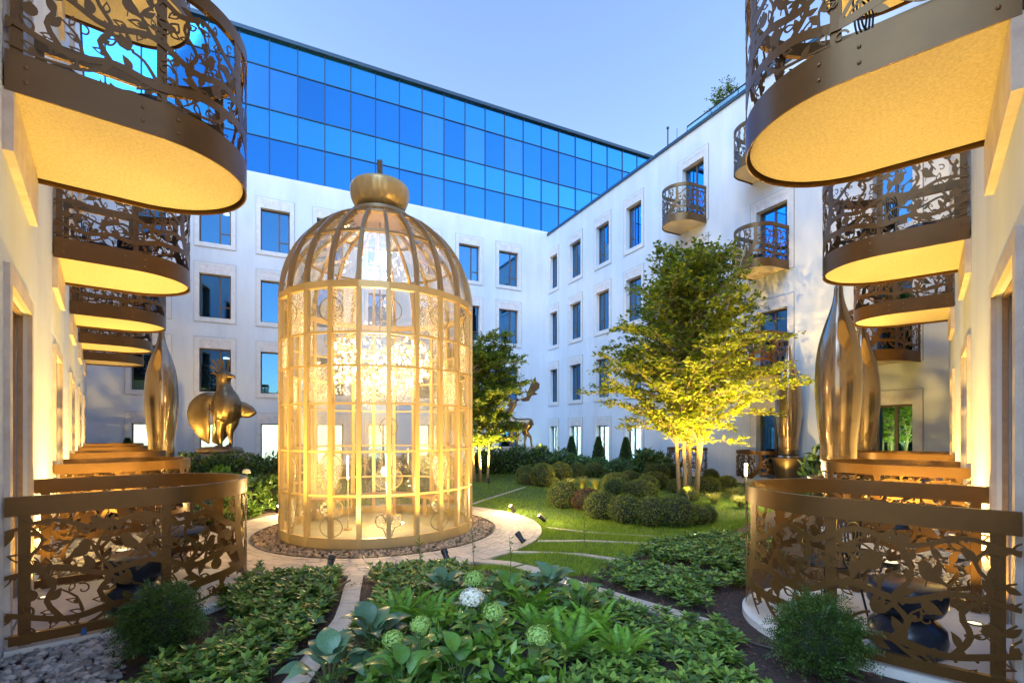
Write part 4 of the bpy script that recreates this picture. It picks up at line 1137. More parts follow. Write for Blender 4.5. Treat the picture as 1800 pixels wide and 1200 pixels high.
# ------------------------------------------------------------------ trees
def make_tree(x, y, prof, stems, stem_r, top, nbr, leaf_n, ls, m, label, seed, flat=0.55):
    rg = np.random.default_rng(seed); rt = random.Random(seed)
    root = empty('tree', (x, y, 0), 0, label, 'tree')
    zs = [p[0] for p in prof]; rs = [p[1] for p in prof]
    def rad(z): return float(np.interp(z, zs, rs))
    tk = MB(); br = MB(); tips = []
    spines = []
    for i in range(stems):
        a = 2*PI*i/stems + rt.uniform(-0.3, 0.3); b0 = rt.uniform(0.15, 0.30)*(stem_r/0.06)
        sp = rt.uniform(0.05, 0.20) if i else 0.02; h = top*rt.uniform(0.72, 0.95)
        pts = []; n = 9
        for k in range(n):
            t = k/(n-1); z = -0.03 + h*t; r_ = b0 + sp*z*(0.7+0.5*t) + 0.03*math.sin(5*t+i)
            pts.append((r_*math.cos(a+0.25*math.sin(2.5*t+i)), r_*math.sin(a+0.25*math.sin(2.5*t+i)), z))
        spines.append(pts)
        q = MB(); q.tube(pts, [stem_r*(1-0.85*k/(n-1))*(1.25 if k == 0 else 1) for k in range(n)], 9)
        q.build('trunk', 'bark', root, True)
    B = []; D = []; N = []
    zlo, zhi = zs[0], zs[-1]
    twigs = []
    for i in range(nbr):
        sp = rt.choice(spines); zst = zlo*0.75 + (sp[-1][2]-zlo*0.75)*(i+rt.random())/nbr
        f = (zst+0.03)/(sp[-1][2]+0.03)*(len(sp)-1); j = min(int(f), len(sp)-2); t = f-j
        p0 = Vector(sp[j]).lerp(Vector(sp[j+1]), t); a = rt.uniform(0, 2*PI)
        ln = None
        rise = rt.uniform(0.15, 0.75); ztip = min(zhi, zst + rise*rad(min(zhi, zst+0.5)))
        R_ = rad(ztip)*(rt.uniform(0.5, 1.0) if rt.random() < 0.8 else rt.uniform(1.0, 1.15))
        p1 = Vector((R_*math.cos(a), R_*math.sin(a), ztip + rt.uniform(-0.1, 0.2)))
        mid = p0.lerp(p1, 0.5) + Vector((rt.uniform(-.12,.12), rt.uniform(-.12,.12), 0.12*R_))
        pts = [p0, p0.lerp(mid, 0.5) + Vector((0,0,0.05)), mid, mid.lerp(p1, 0.5)+Vector((0,0,0.05)), p1]
        br.tube(pts, [stem_r*0.30, stem_r*0.24, stem_r*0.17, stem_r*0.10, 0.004], 4, False)
        # twigs along the outer branch
        L = (p1-p0).length; nt_ = max(4, int(L/0.16))
        for k in range(nt_):
            t = 0.12 + 0.88*(k+rt.random())/nt_; q = pts[2].lerp(p1, (t-0.5)*2) if t > 0.5 else p0.lerp(pts[2], t*2)
            dd = (p1-p0).normalized(); ang = rt.choice((-1,1))*rt.uniform(0.4, 1.2); c, s_ = math.cos(ang), math.sin(ang)
            d2 = Vector((dd.x*c-dd.y*s_, dd.x*s_+dd.y*c, dd.z*0.5+rt.uniform(-0.15, 0.35))).normalized()
            tl = rt.uniform(0.30, 0.75)*(1.15-0.5*t)
            twigs.append((q, d2, tl))
        twigs.append((p1.lerp(mid, 0.15), (p1-mid).normalized(), rt.uniform(0.3, 0.6)))
    per = max(4, leaf_n//max(1, len(twigs)))
    for q, d, tl in twigs:
        br.tube([q, q+d*tl*0.5+Vector((0,0,0.02)), q+d*tl], [0.006, 0.004, 0.002], 3, False)
        t = rg.uniform(0.05, 1.05, per); side = rg.choice([-1, 1], per)
        d_ = np.array(d); up = np.array([0, 0, 1.0]); sd = np.cross(d_, up); sd /= np.linalg.norm(sd)+1e-9
        B.append(np.array(q)[None] + d_[None]*(t*tl)[:, None] + rg.normal(0, 0.035, (per, 3)))
        D.append(d_[None]*0.6 + sd[None]*side[:, None]*rg.uniform(0.5, 1.1, per)[:, None] + rg.normal(0, 0.3, (per, 3)))
        N.append(up[None]*flat + rg.normal(0, 0.45, (per, 3)))
    tag(br.build('branches', 'bark', root), kind='stuff')
    B = np.concatenate(B); D = np.concatenate(D); N = np.concatenate(N); n = len(B)
    link('crown', leaves_mesh('crown', B, D, N, rg.uniform(0.7, 1.25, n)*ls, rg.uniform(0.7, 1.2, n)*ls*0.55, m), root)
    return root
make_tree(4.92, 13.5, [(1.5,1.5),(2.0,2.25),(2.7,2.65),(3.5,2.5),(4.5,2.1),(5.5,1.6),(6.5,1.0),(7.4,0.3)], 5, 0.060, 7.1, 215, 38000, 0.13, 'leaf_tree',
          'large multi-stem hornbeam tree lit yellow from below, right of the birdcage', 4)
make_tree(-1.05, 16.6, [(1.3,0.9),(1.9,1.3),(2.8,1.4),(3.7,1.25),(4.6,0.9),(5.5,0.25)], 4, 0.045, 5.2, 130, 38000, 0.11, 'leaf_dark',
          'smaller multi-stem hornbeam tree just right of the birdcage', 8)
make_tree(*RF.at(12.0, -1.6)[:2], [(0.5,0.5),(1.2,0.8),(2.0,0.6),(2.6,0.2)], 2, 0.04, 2.4, 26, 2600, 0.12, 'leaf_dark', 'small potted tree on the roof behind the glass balustrade', 12)
bpy.data.objects['tree.002'].location.z = 13.85
bpy.data.objects['tree.002'].scale = (0.75, 0.75, 0.75)

# ------------------------------------------------------------------ clipped shrubs
def shell(n, rx, ry, rz, rg, lo=0.9, hi=1.03, zmin=-0.6):
    d = norm(rg.normal(size=(n*2, 3))); d = d[d[:, 2] > zmin][:n]
    k = rg.uniform(lo, hi, (len(d), 1)); lump = 1 + 0.04*np.sin(d[:, :1]*9+1)*np.sin(d[:, 1:2]*8)*np.sin(d[:, 2:3]*7+2)
    return d*k*lump*np.array([rx, ry, rz]), d
def ball_meshes(m, seed):
    rg = np.random.default_rng(seed); p, d = shell(2600, 1, 1, 1, rg)
    lm = leaves_mesh('foliage', p, d*0.7+rg.normal(0, 0.6, p.shape), d+rg.normal(0, 0.5, p.shape), rg.uniform(0.06, 0.12, len(p)), rg.uniform(0.045, 0.08, len(p)), m)
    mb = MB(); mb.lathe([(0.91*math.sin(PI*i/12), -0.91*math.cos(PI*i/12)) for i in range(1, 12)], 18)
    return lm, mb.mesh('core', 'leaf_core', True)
BM = [ball_meshes('leaf_box', s) for s in (31, 32, 33)]; BRU = ball_meshes('leaf_rust', 34)
BOX = [(1.19,11.03,0.31,0.3),(1.65,10.67,0.29,0.24),(1.75,9.58,0.27,0.28),(2.14,9.19,0.28,0.27),(2.55,8.93,0.26,0.27),(2.97,8.89,0.31,0.28),(3.38,9.03,0.23,0.19),(3.69,9.25,0.15,0.17),(2.96,13.84,0.41,0.31),(2.76,12.86,0.33,0.28),(3.21,12.34,0.46,0.28),(3.7,13.38,0.32,0.29),(4.34,12.01,0.26,0.21),(4.59,13.75,0.22,0.22),(5.4,13.37,0.3,0.27),(6.12,13.93,0.28,0.26),(6.73,16.55,0.27,0.25),(4.99,16.86,0.45,0.34),(4.26,14.61,0.43,0.29),(3.81,15.79,0.34,0.25),(5.65,17.49,0.38,0.33),(0.46,16.17,0.33,0.28),(0.4,15.72,0.19,0.19),(0.63,15.51,0.15,0.17),(0.95,15.25,0.35,0.35),(1.67,16.82,0.38,0.32),(1.29,15.06,0.18,0.15),(2.38,17.92,0.29,0.27),(3.06,18.2,0.37,0.27)]
W1 = ['first', 'second', 'third', 'fourth', 'fifth', 'sixth', 'seventh', 'eighth', 'ninth', 'tenth', 'eleventh', 'twelfth', 'thirteenth']
def boxlab(i):
    if i == 1: return 'rusty brown boxwood ball, second from left in the front row'
    if i < 8: return 'clipped green boxwood ball, %s from left in the front row on the lawn' % W1[i]
    if i < 21: return 'clipped boxwood ball behind the front row around the big tree, %s by nearness' % W1[sorted(range(8, 21), key=lambda j: BOX[j][1]).index(i)]
    if i == 23: return 'small rusty boxwood ball in the far group near the smaller tree'
    return 'clipped boxwood ball in the far group near the smaller tree, %s from left' % W1[sorted(range(21, 29), key=lambda j: BOX[j][0]/BOX[j][1]).index(i)]
for i, (x, y, r_, rz_) in enumerate(BOX):
    fm, cm = BRU if i in (1, 23) else BM[i % 3]
    if i < 8: r_ *= 1.24; rz_ *= 1.12
    elif i > 20: r_ *= 1.1; rz_ *= 1.15
    root = empty('boxwood_ball', (x, y, rz_*0.80), i*1.7, boxlab(i), 'shrub', 'clipped boxwood balls')
    root.scale = (r_, r_*0.95, rz_)
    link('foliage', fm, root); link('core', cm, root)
cm_l = None
for i, (p, lab) in enumerate(((RF.at(3.95,0.8), 'farthest small cone-shaped evergreen along the side building'), (RF.at(6.4,0.8), 'middle small cone-shaped evergreen along the side building'), (RF.at(8.5,0.8), 'nearest small cone-shaped evergreen along the side building'), (BF.at(20.6,0.9), 'small cone-shaped evergreen by the back building at far left'))):
    rg = np.random.default_rng(50+i); n = 1500; t = rg.uniform(0, 1, n)**0.8; a = rg.uniform(0, 2*PI, n); r_ = 0.34*(1-t)**0.8*rg.uniform(0.85, 1.05, n) + 0.02
    P = np.stack([r_*np.cos(a), r_*np.sin(a), 0.05+1.35*t], 1); d = np.stack([np.cos(a), np.sin(a), 0.8+0*a], 1)
    root = empty('cone_shrub', (p[0], p[1], 0), 0, lab, 'shrub', 'small cone evergreens')
    link('foliage', leaves_mesh('foliage', P, d+rg.normal(0, 0.4, P.shape), d+rg.normal(0, 0.6, P.shape), 0.09, 0.05, 'leaf_yew'), root)
    MB().lathe([(0.30,0.03),(0.22,0.5),(0.10,1.0),(0.01,1.36)], 14).build('core', 'leaf_core', root, True)

def hedge(name, label, blobs, n, ls, m, seed, cat='hedge', dense=True):
    rg = np.random.default_rng(seed); root = empty(name, (blobs[0][0], blobs[0][1], 0), 0, label, cat); Ps = []; Ds = []
    core = MB(); area = sum(b[2]*b[4] for b in blobs)
    for (x, y, rx, ry, rz_) in blobs:
        k = int(n*rx*rz_/area); p, d = shell(k, rx, ry, rz_, rg, 0.80, 1.08, -0.05)
        lump = 1 + 0.10*np.sin(p[:, :1]*6.1+x)*np.sin(p[:, 2:3]*7.3+y)
        Ps.append(p*lump + np.array([x-blobs[0][0], y-blobs[0][1], 0])); Ds.append(d)
        core.lathe([(0.86*math.cos(PI/2*i/8), 0.86*math.sin(PI/2*i/8)) for i in range(0, 8)], 16)
        k0 = len(core.v) - 8*16
        for q in range(k0, len(core.v)):
            v = core.v[q]; core.v[q] = (v[0]*rx + x-blobs[0][0], v[1]*ry + y-blobs[0][1], v[2]*rz_)
    P = np.concatenate(Ps); D = np.concatenate(Ds)
    link('foliage', leaves_mesh('foliage', P, D*0.5+rg.normal(0, 0.7, P.shape)+np.array([0,0,0.2]), D+rg.normal(0, 0.6, P.shape), rg.uniform(0.7, 1.3, len(P))*ls, rg.uniform(0.7, 1.2, len(P))*ls*0.5, m), root)
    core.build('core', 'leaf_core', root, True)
    return root
hedge('hedge', 'dense green hedge bank below the bronze bird', [(-9.9,13.9,0.9,0.6,0.95),(-8.9,13.8,0.9,0.6,1.0),(-7.9,13.9,0.95,0.7,1.05),(-6.9,14.2,0.8,0.7,1.0),(-6.3,14.6,0.7,0.7,0.8)], 9000, 0.13, 'leaf_hedge', 61)
hedge('hedge', 'low dark hedge far behind the glass birdcage', [(-5.2,17.4,0.9,0.6,0.75),(-4.0,17.8,1.0,0.6,0.8),(-2.8,18.2,1.0,0.6,0.85)], 4500, 0.13, 'leaf_hedge', 62)
hedge('hedge', 'dark leafy hedge bank below the bronze stag', [(-0.9,20.0,0.9,0.6,0.95),(0.1,20.0,0.9,0.6,1.0),(1.1,20.1,0.9,0.6,1.0),(2.1,20.4,0.8,0.6,0.85),(2.9,20.8,0.7,0.6,0.6)], 8000, 0.14, 'leaf_hedge', 63)
hedge('hedge', 'low green hedge along the side building behind the boxwoods', [(3.6,21.2,0.8,0.5,0.5),(4.5,20.4,0.8,0.5,0.5),(5.4,19.6,0.8,0.5,0.45)], 4000, 0.11, 'leaf_hedge', 64)
hedge('shrub', 'loose leafy shrub behind the big tree trunks', [(5.2,19.0,0.5,0.5,0.95),(5.7,18.7,0.4,0.4,0.8)], 1200, 0.20, 'leaf_hedge', 65, 'shrub')
hedge('shrub', 'broad-leaved shrub between the right vases and the side wall', [(7.4,11.2,0.35,0.35,0.95),(7.2,11.5,0.3,0.3,1.2)], 500, 0.24, 'leaf_hedge', 66, 'shrub')
hedge('shrub', 'bright broad-leaved shrub lit yellow in front of the bird hedge', [(-7.7,12.9,0.35,0.3,0.62),(-7.1,12.8,0.4,0.3,0.5)], 700, 0.22, 'fern', 67, 'shrub')
hedge('shrub', 'leafy hydrangea shrub left of the birdcage by the path', [(-6.0,10.9,0.5,0.45,0.6),(-5.6,11.6,0.5,0.4,0.6),(-6.2,12.3,0.5,0.4,0.55)], 1800, 0.15, 'leaf_cover', 68, 'shrub')
hedge('shrub', 'low leafy shrub between the second left fence and the path', [(-5.6,9.9,0.4,0.4,0.35),(-5.5,9.1,0.35,0.4,0.3)], 1200, 0.12, 'leaf_cover', 69, 'shrub')

# yews beside the near terraces
def yew(x, y, r_, h, label, seed):
    rg = np.random.default_rng(seed); root = empty('yew_shrub', (x, y, float(gz(x, y))), 0, label, 'shrub', 'young yews by the near terraces')
    n = 900; d = norm(rg.normal(size=(n*2, 3))); d = d[d[:, 2] > -0.7][:n]; n = len(d); tw = MB(); B = []; D = []; N = []
    for i in range(n):
        L = rg.uniform(0.5, 1.0); st = d[i]*np.array([r_*0.85, r_*0.85, h*0.44])*L + np.array([0, 0, h*0.46])
        dd = d[i]*np.array([1, 1, 0.5]) + np.array([0, 0, 0.45]) + rg.normal(0, 0.35, 3); dd /= np.linalg.norm(dd); ln = rg.uniform(0.07, 0.15)
        k = 18; t = np.linspace(0.0, 1.0, k); B.append(st[None]+dd[None]*(t*ln)[:, None] - np.array([0, 0, 0.03])[None]*(t**2)[:, None])
        sd = np.cross(dd, rg.normal(size=3)); sd /= np.linalg.norm(sd); sg = np.where(np.arange(k) % 2 == 0, 1, -1)[:, None]
        D.append(sd[None]*sg + dd[None]*0.5 + rg.normal(0, 0.15, (k, 3))); N.append(np.cross(dd, sd)[None] + rg.normal(0, 0.3, (k, 3)))
        if i % 4 == 0: tw.tube([tuple(st*np.array([0.4, 0.4, 0.7])), tuple(st)], [0.004, 0.002], 3, False)
    B = np.concatenate(B); D = np.concatenate(D); N = np.concatenate(N)
    link('foliage', leaves_mesh('foliage', B, D, N, rg.uniform(0.018, 0.030, len(B)), 0.007, 'leaf_yew', 0.02), root)
    tag(tw.build('twigs', 'bark', root), kind='stuff')
    core = MB().lathe([(r_*0.68*math.sin(PI*i/8), h*0.42-h*0.40*math.cos(PI*i/8)) for i in range(1, 8)], 12); core.build('core', 'leaf_core', root, True)
yew(-2.50, 3.50, 0.27, 0.54, 'young dark yew shrub in front of the left fence', 71)
yew(2.02, 3.22, 0.27, 0.56, 'young dark yew shrub in front of the right fence', 72)

# ------------------------------------------------------------------ ground cover beds
BED = {'A': [(-3.2,6.0),(-2.2,5.8),(-1.98,5.7),(-1.55,4.5),(-1.52,3.3),(-1.6,2.6),(-2.3,2.7),(-2.35,3.2),(-2.1,3.8),(-2.75,4.6),(-2.72,5.25)],
       'B': [(-1.75,6.0),(-1.25,6.0),(-0.69,5.85),(-0.3,5.1),(-0.6,4.3),(-1.3,3.7),(-1.28,4.6)],
       'C': [(1.3,5.9),(2.25,7.3),(3.5,7.9),(2.75,6.0),(1.75,4.5),(1.78,4.0),(1.55,3.3),(1.5,2.6),(0.5,2.6),(0.45,3.5),(0.55,4.3),(0.85,5.2)],
       'E': [(-1.3,3.7),(-0.6,4.3),(-0.3,5.1),(0.2,5.2),(0.85,5.2),(0.55,4.3),(0.45,3.5),(0.5,2.6),(-1.3,2.6)],
       'F': [(1.85,4.75),(2.5,5.8),(3.3,7.5),(3.9,8.0),(4.15,7.7),(3.2,5.9),(2.35,5.0)],
       'D': [(-5.15,7.3),(-5.3,8.2),(-5.2,10.0),(-4.9,11.0),(-6.6,13.0),(-7.4,11.5),(-6.2,9.4),(-6.0,8.6)]}
P = []
for key, n in (('A', 680), ('B', 380), ('C', 980), ('D', 260), ('E', 330), ('F', 240)):
    X, Y = scatter(BED[key], n, rng, lambda X, Y: strip_clear(X, Y, 0.07) & (np.hypot(X+2.5, Y-3.5) > 0.30) & (np.hypot(X-2.02, Y-3.22) > 0.32) & (np.hypot(X-CX, Y-CY) > PATH_R+0.06))
    P.append(np.stack([X, Y], 1))
P = np.concatenate(P); B = []; D = []; N = []; Lh = []; Wd = []
for x, y in P:
    h = rng.uniform(0.06, 0.17)*(0.75 if x > 0.4 else 1.0); tx, ty = rng.normal(0, 0.03, 2); z = float(gz(x, y))
    for tier, (k, L) in enumerate(((6, 0.088), (5, 0.070))):
        a = rng.uniform(0, 2*PI) + np.arange(k)*2*PI/k + rng.normal(0, 0.15, k); el = rng.uniform(0.0, 0.35, k) + 0.35*tier
        B.append(np.stack([x+tx+0*a, y+ty+0*a, z+h*(0.78+0.22*tier)+0*a], 1)); D.append(np.stack([np.cos(a)*np.cos(el), np.sin(a)*np.cos(el), np.sin(el)], 1))
        N.append(np.stack([-np.cos(a)*0.3, -np.sin(a)*0.3, 1+0*a], 1)); Lh.append(L*rng.uniform(0.75, 1.2, k)); Wd.append(0.036*rng.uniform(0.8, 1.2, k))
n = len(P)
B = np.concatenate(B); D = np.concatenate(D); N = np.concatenate(N)
cov = leaves_mesh('ground_cover', B, D, N, np.concatenate(Lh), np.concatenate(Wd), 'leaf_cover', 0.08)
tag(link('ground_cover', cov), 'glossy low leafy ground cover filling the planting beds', 'ground cover', kind='stuff')
mb = MB()
for i in range(0, n, 2):
    x, y = P[i]; z = float(gz(x, y)); mb.tube([(x, y, z), (x, y, z+0.12)], 0.002, 3, False)
tag(mb.build('ground_cover_stems', 'stem'), 'thin green stems under the leafy ground cover', 'ground cover', kind='stuff')
allp = [(-4.2,2.5),(-2.9,5.2),(-2.6,6.0),(-1.2,6.1),(0.2,5.3),(1.1,5.6),(2.3,7.4),(3.7,8.1),(3.0,6.2),(2.2,4.9),(3.0,2.5)]
X, Y = scatter(allp, 6500, rng, lambda X, Y: np.hypot(X-CX, Y-CY) > PATH_R+0.02); n = len(X); a = rng.uniform(0, 2*PI, n)
tag(link('bark_mulch', leaves_mesh('bark_mulch', np.stack([X, Y, gz(X, Y)+rng.uniform(0.003, 0.015, n)], 1), np.stack([np.cos(a), np.sin(a), rng.normal(0, 0.3, n)], 1), rng.normal(0, 0.5, (n, 3))+np.array([0,0,1]), rng.uniform(0.02, 0.05, n), rng.uniform(0.008, 0.018, n), 'mulch', 0.03)), 'reddish bark chips scattered over the planting beds', 'mulch', kind='stuff')

# ------------------------------------------------------------------ hostas, ferns, hydrangeas
def hosta_leaf(m):
    mb = MB(); nu, nv = 8, 6
    for i in range(nu+1):
        t = i/nu; L = t; wv = 0.36*math.sin(PI*min(1, t*0.97+0.03)**0.72)
        for j in range(nv+1):
            s_ = j/nv*2-1; x = s_*wv; z = 0.30*math.sin(1.9*t) - 0.42*t*t + 0.10*abs(s_)*wv*2 + 0.018*math.cos(s_*14)*wv
            mb.v.append((x, L, z))
    for i in range(nu):
        for j in range(nv): p = i*(nv+1)+j; mb.f.append((p, p+1, p+nv+2, p+nv+1))
    return mb.mesh('leaf', m, True)
HL = {m: hosta_leaf(m) for m in ('hosta', 'hosta_g')}
HOSTA = [(-0.98,3.45,0.195,'hosta','blue-green hosta left of the lime hydrangea blooms, beside the stone strip'),(-1.12,3.0,0.187,'hosta','blue-green hosta at the bottom edge left of centre'),
         (-0.60,4.52,0.172,'hosta','blue-green hosta at the top left of the centre bed'),(-0.02,4.35,0.187,'hosta_g','green hosta in the middle of the centre bed'),
         (0.36,4.62,0.187,'hosta','blue-green hosta highest right in the centre bed by the lawn'),(-0.32,2.95,0.187,'hosta_g','green hosta under the white hydrangea bloom'),
         (-0.62,2.80,0.187,'hosta_g','green hosta at the bottom edge below the hydrangeas'),(0.58,4.15,0.156,'hosta_g','small green hosta between ferns and stone strip'),
         (-0.25,3.75,0.172,'hosta','blue-green hosta behind the white hydrangea bloom')]
rh = random.Random(77)
for x, y, L, m, lab in HOSTA:
    root = empty('hosta_plant', (x, y, float(gz(x, y))), 0, lab, 'plant', 'hostas in the centre bed')
    n = 15; st = MB()
    for i in range(n):
        a = i*2.4 + rh.uniform(-0.25, 0.25); tier = i/n; el = 0.15 + 0.85*tier; r0 = 0.13*(1-tier)+0.03; h = 0.10 + 0.17*tier + rh.uniform(-0.02, 0.03); s_ = L*rh.uniform(0.75, 1.15)
        o = link('leaf', HL[m], root, (r0*math.cos(a), r0*math.sin(a), h)); o.rotation_euler = (el*0.7, rh.uniform(-0.2, 0.2), a-PI/2); o.scale = (s_, s_, s_)
        st.tube([(0.02*math.cos(a), 0.02*math.sin(a), 0), (r0*0.6*math.cos(a), r0*0.6*math.sin(a), h*0.7), (r0*math.cos(a), r0*math.sin(a), h)], 0.004, 4, False)
    tag(st.build('stalks', 'stem', root), kind='stuff')
def frond():
    B = []; D = []; N = []; L = []; W_ = []; k = 40
    def pos(t): return np.array([0, t*(1-0.18*t), 0.62*t - 0.62*t*t])
    for i in range(3, k):
        t = i/k; p = pos(t); tg = pos(min(1, t+0.02))-pos(t-0.02); tg /= np.linalg.norm(tg); ln = 0.24*math.sin(PI*(0.1+0.9*t)**0.8)*(1.05-0.4*t)+0.012
        for sg in (-1, 1):
            B.append(p); D.append(np.array([sg, 0, 0])+tg*0.45+np.array([0,0,-0.12])); N.append(np.array([0, -0.3, 1.0])); L.append(ln); W_.append(0.017)
    me = leaves_mesh('frond', np.array(B), np.array(D), np.array(N), np.array(L), np.array(W_), 'fern', 0.03)
    return me
FR = frond()
FERN = [(-0.90,3.98,'bright fern beside the stone strip, leftmost of the ferns'),(-0.66,3.92,'bright fern just left of the lime hydrangea'),(0.20,3.72,'bright fern right of the hydrangeas in the centre bed'),(0.40,3.45,'bright fern at lower right of the centre bed'),(0.62,3.72,'bright fern beside the right ground cover'),(0.16,4.15,'bright fern behind the middle hosta'),(0.75,3.35,'small fern at the right end of the centre bed')]
for x, y, lab in FERN:
    root = empty('fern', (x, y, float(gz(x, y))), 0, lab, 'fern', 'ferns in the centre bed')
    for i in range(11):
        a = i*2*PI/11 + rh.uniform(-0.2, 0.2); s_ = rh.uniform(0.34, 0.50); o = link('frond', FR, root, (0.02*math.cos(a), 0.02*math.sin(a), 0.03)); o.rotation_euler = (rh.uniform(0.45, 0.95), rh.uniform(-0.15, 0.15), a-PI/2); o.scale = (s_*0.8, s_, s_)
def bloom(m, seed):
    rg = np.random.default_rng(seed); p, d = shell(420, 1, 1, 0.8, rg, 0.76, 1.08, -0.45); B = []; D = []; N = []
    for q, e in zip(p, d):
        u = np.cross(e, rg.normal(size=3)); u /= np.linalg.norm(u); v = np.cross(e, u)
        for k in range(4): a = k*PI/2; B.append(q); D.append(u*math.cos(a)+v*math.sin(a)+e*0.25); N.append(e)
    return leaves_mesh('bloom', np.array(B), np.array(D), np.array(N), rg.uniform(0.10, 0.16, len(B)), 0.115, m, 0.05)
BL = {m: bloom(m, 5) for m in ('hyd_g', 'hyd_w')}
HYD = [(-0.29,3.72,0.50,0.085,'hyd_g','lime green hydrangea bloom, topmost of the cluster'),(-0.27,3.30,0.50,0.088,'hyd_w','white hydrangea bloom in the centre bed'),(-0.12,3.20,0.44,0.080,'hyd_g','lime hydrangea bloom just right of and below the white one'),
       (-0.58,3.10,0.40,0.072,'hyd_g','lime hydrangea bloom low left of the white one'),(-0.73,3.00,0.35,0.070,'hyd_g','lowest left lime hydrangea bloom'),(0.165,3.02,0.36,0.085,'hyd_g','lime hydrangea bloom at lower right of the cluster'),
       (-5.75,10.6,0.85,0.09,'hyd_w','white hydrangea bloom left of the birdcage by the hedge')]
for x, y, z, r_, m, lab in HYD:
    g0 = float(gz(x, y)); root = empty('hydrangea', (x, y, g0), rh.uniform(0, 6), lab, 'flower', 'hydrangea blooms')
    o = link('bloom', BL[m], root, (0, 0, z)); o.scale = (r_*0.9, r_*0.9, r_*0.9)
    MB().tube([(0.03,0.02,0),(0.01,0.01,z*0.5),(0,0,z-0.01)], 0.005, 5).build('stem', 'stem', root)
    lf = MB()
    for i in range(7):
        a = i*2.4; h = z*(0.35+0.07*i); s_ = 0.14 if z < 0.7 else 0.1
        o = link('leaf', HL['hosta_g'], root, (0.01*math.cos(a), 0.01*math.sin(a), h)); o.rotation_euler = (0.25, 0, a-PI/2); o.scale = (s_*0.9, s_, s_*0.8)
hedge('hydrangea_bush', 'leafy green hydrangea bush under the blooms in the centre bed', [(-0.28,3.62,0.34,0.30,0.44),(-0.15,3.12,0.34,0.26,0.38),(-0.62,3.02,0.34,0.26,0.32),(0.16,2.96,0.26,0.22,0.30)], 1500, 0.095, 'hyd_leaf', 70, 'shrub')
hedge('hydrangea_bush', 'low leafy bush between the ferns and the lawn edge', [(0.35,4.2,0.30,0.26,0.26),(-0.35,4.55,0.30,0.24,0.22),(0.75,4.75,0.26,0.22,0.2)], 700, 0.085, 'hyd_leaf', 73, 'shrub')
# feathery grasses
def tuft(x, y, n, h, label, seed, spread=0.16):
    rg = np.random.default_rng(seed); root = empty('feather_grass', (x, y, float(gz(x, y))), 0, label, 'grass', 'feather grass tufts'); V = []; F = []
    for i in range(n):
        a = rg.uniform(0, 2*PI); r0 = rg.uniform(0, spread*0.4); hh = h*rg.uniform(0.6, 1.1); le = rg.uniform(0.2, 1.0)*h*0.9; b = len(V); sd = np.array([-math.sin(a), math.cos(a)])*0.004
        for t in (0, 0.35, 0.7, 1.0):
            px_ = r0*math.cos(a)+le*t*t*math.cos(a); py_ = r0*math.sin(a)+le*t*t*math.sin(a); pz_ = hh*(t*1.25-0.5*t*t); w_ = (1-0.8*t)
            V.append((px_-sd[0]*w_, py_-sd[1]*w_, pz_)); V.append((px_+sd[0]*w_, py_+sd[1]*w_, pz_))
        for k in range(3): F.append((b+2*k, b+2*k+1, b+2*k+3, b+2*k+2))
    link('blades', np_mesh('blades', V, F, 'grass_o'), root)
for i, (x, y, h, lab) in enumerate(((1.75,14.6,0.42,'leftmost pale feather grass tuft between the boxwood balls'),(2.15,14.9,0.45,'second pale feather grass tuft between the boxwood balls'),(2.5,14.5,0.42,'third pale feather grass tuft between the boxwood balls'),(4.75,11.5,0.36,'yellow lit feather grass tuft beside the tree spotlight'),(5.15,11.0,0.36,'yellow lit feather grass tuft close to the right fence'),(5.6,12.4,0.40,'feather grass tuft by the light bollard behind the right fence'))):
    tuft(x, y, 420, h, lab, 90+i)
# wild stems
for i, (x, y, h, lab) in enumerate(((-0.78,4.05,0.75,'tall thin wild stem left of the centre bed over the stone strip'),(-0.02,5.5,0.42,'thin wild grass stem at the lawn edge by the black spotlight'),(-0.45,5.75,0.5,'thin wild stem in front of the path at centre'),(1.05,7.0,0.4,'thin wild stem standing in the lawn'))):
    root = empty('wild_stem', (x, y, float(gz(x, y))), i, lab, 'plant', 'wild stems'); MB().tube([(0,0,0),(0.02,0,h*0.5),(0.01,0.02,h)], [0.005,0.004,0.002], 5).build('stem', 'stem', root)
    rg = np.random.default_rng(i); n = 26; t = rg.uniform(0.35, 1.0, n); a = rg.uniform(0, 2*PI, n)
    link('leaves', leaves_mesh('leaves', np.stack([0.015+0*t, 0*t, h*t], 1), np.stack([np.cos(a), np.sin(a), 0.7+0*a], 1), rg.normal(0, 1, (n, 3))+np.array([0,0,1]), rg.uniform(0.02, 0.06, n), 0.014, 'leaf_cover'), root)
# drip hose by the right fence and along the left bed
hs = MB().tube([(x, y, float(gz(x, y))+0.015) for x, y in catmull([(1.80,4.55),(1.72,4.2),(1.78,3.8),(2.0,3.55),(2.2,3.2),(2.5,2.8)], 0.1)], 0.010, 8).build('drip_hose', 'pipe', None, True); tag(hs, 'dark irrigation hose curving along the right terrace edge', 'hose')
hs = MB().tube([(x, y, float(gz(x, y))+0.06) for x, y in catmull([(-1.72,5.2),(-1.75,4.3),(-1.72,3.6),(-1.75,2.8)], 0.1)], 0.010, 8).build('drip_hose', 'pipe', None, True); tag(hs, 'thin irrigation hose lying in the left ground cover bed', 'hose')

